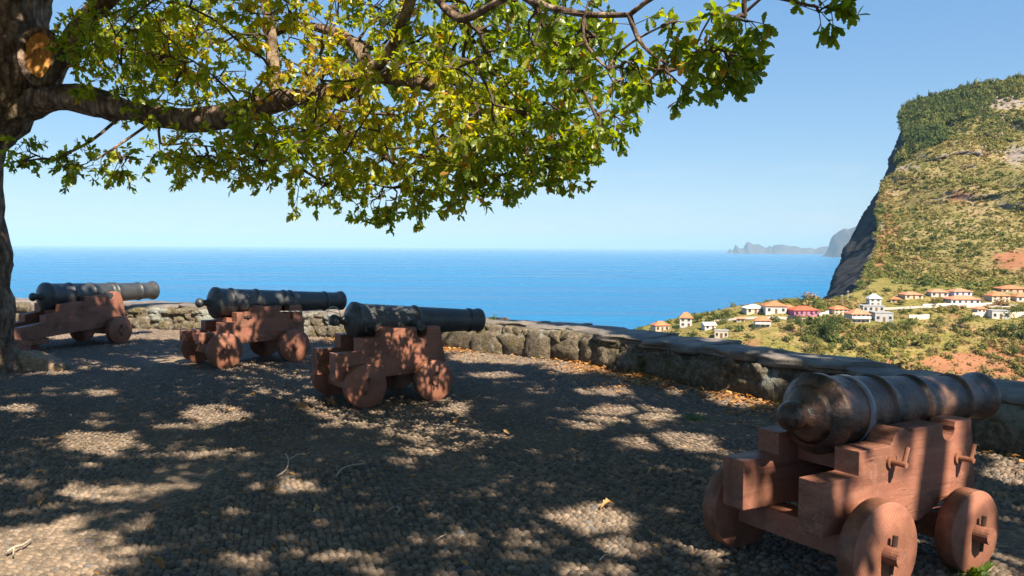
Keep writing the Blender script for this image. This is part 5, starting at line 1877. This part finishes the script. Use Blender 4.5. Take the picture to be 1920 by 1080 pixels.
# grass clumps give the fields a nap
n = 9000
u = RNG.uniform(1190, 2100, n)
Yv = RNG.uniform(300, 436, n)
brow = np.interp(u, [1180, 1620, 1700], [412, 418, 700])
ok = Yv < brow
u, Yv = u[ok], Yv[ok]
P = np.c_[(u - 960) / F * Yv, Yv, slope_z(u, Yv) - 0.1]
tn = np.clip(0.66 + 0.4 * fbm(P, 0.06, 3, 151) + RNG.normal(0, 0.08, len(P)), 0, 1)
bush_field('tussock_grass', P, RNG.uniform(0.3, 0.7, len(P)), tn, [bush_template(70 + k, 10, 0.5, 0.6) for k in range(4)], np.full(len(P), 0.6))

# hill scrub and ridge wood
def hill_points(n, t0, t1, s0=0.0, s1=0.62):
    r = RNG.uniform(t0, t1, n) * (nt - 1)
    c = (RNG.uniform(s0, s1, n)) * (ncol - 1) + nface
    i, k = np.floor(r).astype(int).clip(0, nt - 2), np.floor(c).astype(int).clip(0, ncol + nface - 2)
    fr, fc = (r - i)[:, None], (c - k)[:, None]
    return HV[i, k] * (1 - fr) * (1 - fc) + HV[i + 1, k] * fr * (1 - fc) + HV[i, k + 1] * (1 - fr) * fc + HV[i + 1, k + 1] * fr * fc, r / (nt - 1), (c - nface) / ncol
P, tr, cs = hill_points(30000, 0.02, 1.0)
dn = fbm(P * np.array([1, 0.7, 1.3]), 0.013, 5, 161)
diag = fbm(np.c_[P[:, 0] * 0.4 + P[:, 2] * 0.6, P[:, 2] * 1.2, P[:, 1] * 0.1], 0.022, 3, 171)
keep = RNG.random(len(P)) < np.clip(0.42 + 1.7 * dn + 1.2 * diag, 0.08, 0.95) * (1 - 0.95 * hill_bare(P))
P, tr = P[keep], tr[keep]
tn = np.clip(0.46 + 0.55 * fbm(P, 0.02, 3, 181) + RNG.normal(0, 0.15, len(P)) - 0.1 * (tr > 0.75), 0, 0.92)
bush_field('hillside_scrub', P - np.array([0, 0, 0.5]), np.minimum(np.exp(RNG.normal(0.15, 0.5, len(P))), 3.2), tn, B_LO)
# dry grass tussocks between the bushes
G_LO = [bush_template(60 + k, 9, 0.5, 0.6) for k in range(4)]
P, tr, cs = hill_points(22000, 0.0, 0.95)
P = P[RNG.random(len(P)) > 0.9 * hill_bare(P)]
tn = np.clip(0.62 + 0.5 * fbm(P, 0.025, 3, 201) + RNG.normal(0, 0.12, len(P)), 0.1, 1)
bush_field('hillside_grass', P - np.array([0, 0, 0.2]), np.exp(RNG.normal(-0.15, 0.35, len(P))), tn, G_LO)
# tall dark wood along the top
P, tr, cs = hill_points(5200, 0.70, 1.0)
lim = np.interp(cs, [0.0, 0.08, 0.2, 0.35, 0.62], [0.66, 0.74, 0.84, 0.9, 0.88])
keep = (tr > lim + 0.05 * fbm(P, 0.03, 3, 5)) & (RNG.random(len(P)) < 0.85 * (1 - 0.95 * hill_bare(P)))
P = P[keep]
tn = np.clip(0.34 + 0.35 * fbm(P, 0.03, 3, 191) + RNG.normal(0, 0.1, len(P)), 0, 0.7)
bush_field('ridge_wood', P - np.array([0, 0, 0.5]), np.exp(RNG.normal(0.85, 0.3, len(P))), tn, B_MID, np.exp(RNG.normal(0.4, 0.25, len(P))))

# trees one can tell apart in the village
t = NT('village_tree_trunk', 0.9, 0.1)
t.color((0.11, 0.08, 0.055))
M['vtrunk'] = t.m
def far_tree(label, u, v, wpx, hpx, tint_, seed):
    Y = find_Y(u, v)
    p = ground(u, Y)
    W, H = wpx * Y / F, hpx * Y / F
    root = empty('tree', p)
    tag(root, label, 'tree', 'trees of the village')
    r = np.random.default_rng(seed)
    V, Q = tube([(0, 0, -0.5), (0.1, 0, H * 0.25), (0.0, 0.1, H * 0.55), (0.15, 0, H * 0.8)], [0.05 * H * 0.5, 0.04 * H * 0.5, 0.03 * H * 0.5, 0.01 * H], 7)
    link('trunk', mesh('trunk', V, Q, M['vtrunk'], True), root)
    VV, FF, TT, off = [], [], [], 0
    for k in range(9):
        TV, TF = B_HI[k % 5]
        c = r.normal(0, 1, 3) * np.array([0.24 * W, 0.24 * W, 0.19 * H])
        c[2] += H * 0.42
        s_ = r.uniform(0.2, 0.34)
        sub = r.permutation(len(TF))[:170]
        tri = TV.reshape(-1, 3, 3)[sub].reshape(-1, 3) * np.array([s_ * W, s_ * W, s_ * H * 0.75]) + c
        VV.append(tri)
        FF.append(np.arange(len(tri)).reshape(-1, 3) + off)
        off += len(tri)
        TT.append(np.repeat(np.clip(tint_ + r.normal(0, 0.08, len(tri) // 3) + r.normal(0, 0.06), 0, 1), 3))
    link('crown', mesh('crown', np.concatenate(VV), np.concatenate(FF), M['scrub'], False, {'tint': np.concatenate(TT)}), root)
TREES = [('large dark green round tree below the cream house with orange roof', 1562, 636, 40, 50, 0.12), ('tall grey green tree left of the large round tree on the slope', 1503, 628, 30, 44, 0.2),
         ('round dark tree on the seaward skyline left of the cream house', 1366, 594, 30, 20, 0.15), ('dark tree right of the tall seaward house', 1310, 604, 20, 16, 0.12), ('low dark tree beside the peach house', 1269, 622, 14, 14, 0.1),
         ('large dark tree at the right edge below the retaining walls', 1902, 632, 44, 44, 0.08), ('bushy green tree in the middle of the far slope', 1760, 616, 30, 26, 0.25), ('green tree right of the bushy one on the far slope', 1812, 616, 34, 28, 0.2),
         ('dark tree below the grey flat roofed building', 1672, 628, 28, 28, 0.15), ('green tree under the short beige retaining wall', 1702, 616, 26, 20, 0.25), ('small dark round tree on the yellow field', 1792, 588, 14, 12, 0.1),
         ('dark tree at the road end of the pink house', 1540, 582, 14, 14, 0.2), ('small tree against the cream block lowest on the slope', 1340, 626, 14, 12, 0.2), ('light green tree low on the slope left of the large round tree', 1530, 660, 40, 34, 0.5),
         ('dark tree beside the two storey house with balcony', 1416, 618, 14, 12, 0.15), ('dark tree left of the hill foot row of houses', 1690, 572, 20, 14, 0.2), ('green tree between hill foot houses and road wall', 1752, 573, 16, 12, 0.15),
         ('slim dark tree on the brow right of the tall seaward house', 1328, 597, 6, 14, 0.1), ('dark tree low at the far right of the slope', 1905, 668, 22, 26, 0.2)]
for k, (lb, u, v, w_, h_, tn_) in enumerate(TREES):
    far_tree(lb, u, v, w_, h_, tn_, 300 + k)

# ------------------------------------------------------------------ small things on the terrace
# leaf litter drifted along the foot of the wall
n = 9000
sL = RNG.uniform(wall_len[4] + 0.5, wall_len[12], n)
PL = np.zeros((n, 3))
for i in range(n):
    p, nn_ = wall_at(sL[i])
    d = -abs(RNG.normal(0, 0.32)) - 0.02 if RNG.random() < 0.8 else -RNG.uniform(0, 1.3)
    PL[i] = (p.x + nn_.x * d, p.y + nn_.y * d, 0.02)
dl = fbm(PL, 0.8, 3, 5)
keep = RNG.random(n) < np.clip(0.55 + 1.3 * dl, 0.05, 1)
PL = PL[keep]
n2_ = 420
PL = np.concatenate([PL, np.c_[RNG.uniform(-7, 3.4, n2_), RNG.uniform(3.2, 13, n2_), np.full(n2_, 0.022)]])
PL = PL[inside_terrace(PL[:, 0], PL[:, 1], 0.0)]
D = RNG.normal(0, 1, PL.shape)
D[:, 2] *= 0.18
FRd = leaf_frames(D, 1.8)
V, Fd, Td = leaf_mesh(LEAF_LO, PL + np.c_[0 * PL[:, :2], RNG.uniform(0, 0.025, len(PL))], FRd, RNG.uniform(0.03, 0.075, len(PL)), np.clip(RNG.normal(0.45, 0.25, len(PL)), 0, 1))
tag(link('leaf_litter', mesh('leaf_litter', V, Fd, M['dead_leaf'], False, {'tint': Td})), None, kind='stuff')

# single fallen leaves
def gp(u, v):
    k = EYE / ((v - 462 - (u - 960) * 0.00576) / F)
    for _ in range(6):
        q_ = proj(np.array([[(u - 960) / F * k, k, 0.0]]))[0]
        k *= 1 + (q_[1] - v) / (v - 462) * 0.9
    x = (u - 960) / F * k
    return Vector((x, k, 0.0))
def curled_leaf(label, u, v, size, tint_, rz, tilt):
    V = LEAF_HI[0].copy()
    V[:, 2] += 0.5 * V[:, 1] ** 2 * 3 + 0.25 * np.sin(V[:, 0] * 3.0)
    me = mesh('fallen_leaf', V * size, LEAF_HI[1], M['dead_leaf'], False, {'tint': np.full(len(V), tint_)})
    o = link('fallen_leaf', me, None, gp(u, v) + Vector((0, 0, 0.02)), (tilt, -0.15, rz))
    tag(o, label, 'leaf', 'fallen leaves')
curled_leaf('curled orange dead leaf on the paving left of the shaded cannon', 545, 777, 0.17, 0.35, 0.2, 0.3)
curled_leaf('curled brown leaf beside the near wheel of the shaded cannon', 626, 763, 0.15, 0.25, 2.2, -0.3)
curled_leaf('small orange leaf at the edge of a sunlit patch below cannon with ringed barrel', 468, 799, 0.12, 0.4, 2.8, 0.2)
curled_leaf('yellow leaf lying in the large sunlit patch at bottom centre', 1130, 960, 0.10, 0.85, 0.5, 0.1)
curled_leaf('reddish leaf on the paving left of the near cannon', 1088, 826, 0.12, 0.2, 1.2, 0.3)
curled_leaf('tan leaf at lower left beside the broken twig', 492, 932, 0.09, 0.6, 0.4, -0.3)
curled_leaf('tan leaf at the far lower left in a sun fleck', 62, 955, 0.09, 0.7, 1.9, 0.2)
curled_leaf('pale curled leaf at lower centre left in deep shade', 584, 966, 0.08, 0.9, 1.5, 0.8)
curled_leaf('small tan leaf in shade right of bottom centre', 1221, 891, 0.07, 0.8, 0.9, 0.1)
def stick(label, pts, r=0.0045, fork=None):
    P_, R_ = resample([gp(u, v) + Vector((0, 0, z)) for u, v, z in pts], [r] * len(pts), 0.03)
    V, Q = tube(P_, R_, 5)
    if fork:
        P2_, R2_ = resample([gp(u, v) + Vector((0, 0, z)) for u, v, z in fork], [r * 0.8] * len(fork), 0.03)
        V2_, Q2_ = tube(P2_, R2_, 5)
        Q = np.concatenate([Q, Q2_ + len(V)])
        V = np.concatenate([V, V2_])
    o = link('twig', mesh('twig', V, Q, M['dry_twig'], True))
    tag(o, label, 'twig', 'dry twigs on the paving')
M['dry_twig'] = plain('dry_twig', (0.42, 0.35, 0.27), 0.7, 0.2, 30)
stick('forked pale twig on the paving at lower left', [(515, 898, 0.02), (532, 893, 0.04), (538, 880, 0.06), (533, 868, 0.07)], 0.005, [(537, 879, 0.06), (550, 873, 0.07), (557, 866, 0.06)])
stick('curved pale twig left of bottom centre, right of the forked twig', [(628, 901, 0.03), (640, 888, 0.035), (658, 881, 0.035), (682, 877, 0.03)], 0.0055)
stick('straight thin twig left of the forked twig', [(372, 906, 0.03), (392, 897, 0.035), (412, 888, 0.03)], 0.004)
stick('thin twig at left above the straight twig', [(250, 866, 0.03), (275, 862, 0.035), (294, 856, 0.03)], 0.004)
stick('small twig loop at bottom centre left', [(725, 968, 0.03), (738, 962, 0.04), (750, 965, 0.035), (742, 972, 0.03)], 0.004)
stick('short pale twig at the bottom below the small loop', [(818, 1023, 0.03), (828, 1018, 0.035), (837, 1012, 0.03)], 0.004)
stick('thin curved twig at the bottom left of the near cannon', [(1130, 1062, 0.03), (1140, 1055, 0.04), (1160, 1050, 0.03)], 0.004)
stick('bent twig at the extreme lower left in full sun', [(0, 1046, 0.03), (14, 1040, 0.04), (30, 1034, 0.035), (46, 1022, 0.03)], 0.006, [(14, 1040, 0.04), (12, 1052, 0.03)])

# weeds
def weed(label, pos, n, h, w_, broad=0.012, name='weed_tuft', droop=0.6):
    r = np.random.default_rng(int(abs(pos[0]) * 1000) + n)
    V, Fq, T_ = [], [], []
    for k in range(n):
        a = r.uniform(0, 2 * PI)
        b0 = np.array([r.normal(0, w_ * 0.35), r.normal(0, w_ * 0.35), 0])
        d = np.array([math.cos(a), math.sin(a), 0])
        hh = h * r.uniform(0.5, 1.1)
        ln = w_ * r.uniform(0.2, 0.9)
        sd = np.array([-d[1], d[0], 0]) * broad * r.uniform(0.6, 1.4)
        i0 = len(V)
        for f in (0, 0.35, 0.7, 1.0):
            c = b0 + d * ln * f ** 1.3 + np.array([0, 0, hh * (f - droop * 0.5 * f * f)])
            ww = sd * (1 - f) ** 0.6 * (1.0 if f else 0.7)
            V += [c - ww, c + ww]
        for j in range(3):
            Fq.append((i0 + 2 * j, i0 + 2 * j + 1, i0 + 2 * j + 3, i0 + 2 * j + 2))
        T_ += [r.random()] * 8
    o = link(name, mesh(name, np.array(V), np.array(Fq), M['grass'], False, {'tint': np.array(T_)}), None, pos)
    tag(o, label, 'weed', 'weeds growing in the paving')
weed('bright green weed tuft at the front wheel of the near cannon', gp(1838, 1078), 90, 0.085, 0.12, 0.011)
weed('small green weed tuft in the paving before the wall', gp(1306, 787), 70, 0.05, 0.17, 0.012)
p_, n_ = wall_at(wall_len[5] + 0.55)
weed('tiny green sprig growing on top of the wall behind the shaded cannon', tuple(p_ + n_ * 0.3 + Vector((0, 0, WH + 0.08))), 12, 0.16, 0.07, 0.012)
weed('faint green weed on the paving left of the small tuft', gp(1165, 795), 25, 0.02, 0.1, 0.01)

# rock beside the tree foot
M['rock'] = plain('tan_rock', (0.3, 0.21, 0.13), 0.85, 0.45, 6)
for lb, u, v, sc_, rz, k in (('rounded tan rock lying against the foot of the oak', 66, 693, (0.26, 0.16, 0.12), 0.2, 2), ('small rock right of the tan rock by the oak', 101, 696, (0.1, 0.09, 0.07), 1.2, 5)):
    me = STONES[k].copy()
    me.materials[0] = M['rock']
    o = link('rock', me, None, gp(u, v) + Vector((0, 0, sc_[2] * 0.55)), (0.1, 0.2, rz))
    o.scale = sc_
    tag(o, lb, 'rock', 'rocks by the oak')

# ------------------------------------------------------------------ haze: pale sea air, one even box
m = bpy.data.materials.new('haze_air')
m.use_nodes = True
nn_ = m.node_tree.nodes
nn_.remove(nn_['Principled BSDF'])
pv = nn_.new('ShaderNodeVolumePrincipled')
pv.inputs['Color'].default_value = (0.42, 0.68, 0.92, 1)
pv.inputs['Density'].default_value = 0.000034
pv.inputs['Anisotropy'].default_value = -0.2
m.node_tree.links.new(pv.outputs[0], nn_['Material Output'].inputs['Volume'])
bm = bmesh.new()
box(bm, -160000, 160000, -3000, 150000, SEA_Z - 12, 640)
o = link('haze', bm_mesh('haze', bm, m))
tag(o, None, kind='stuff')
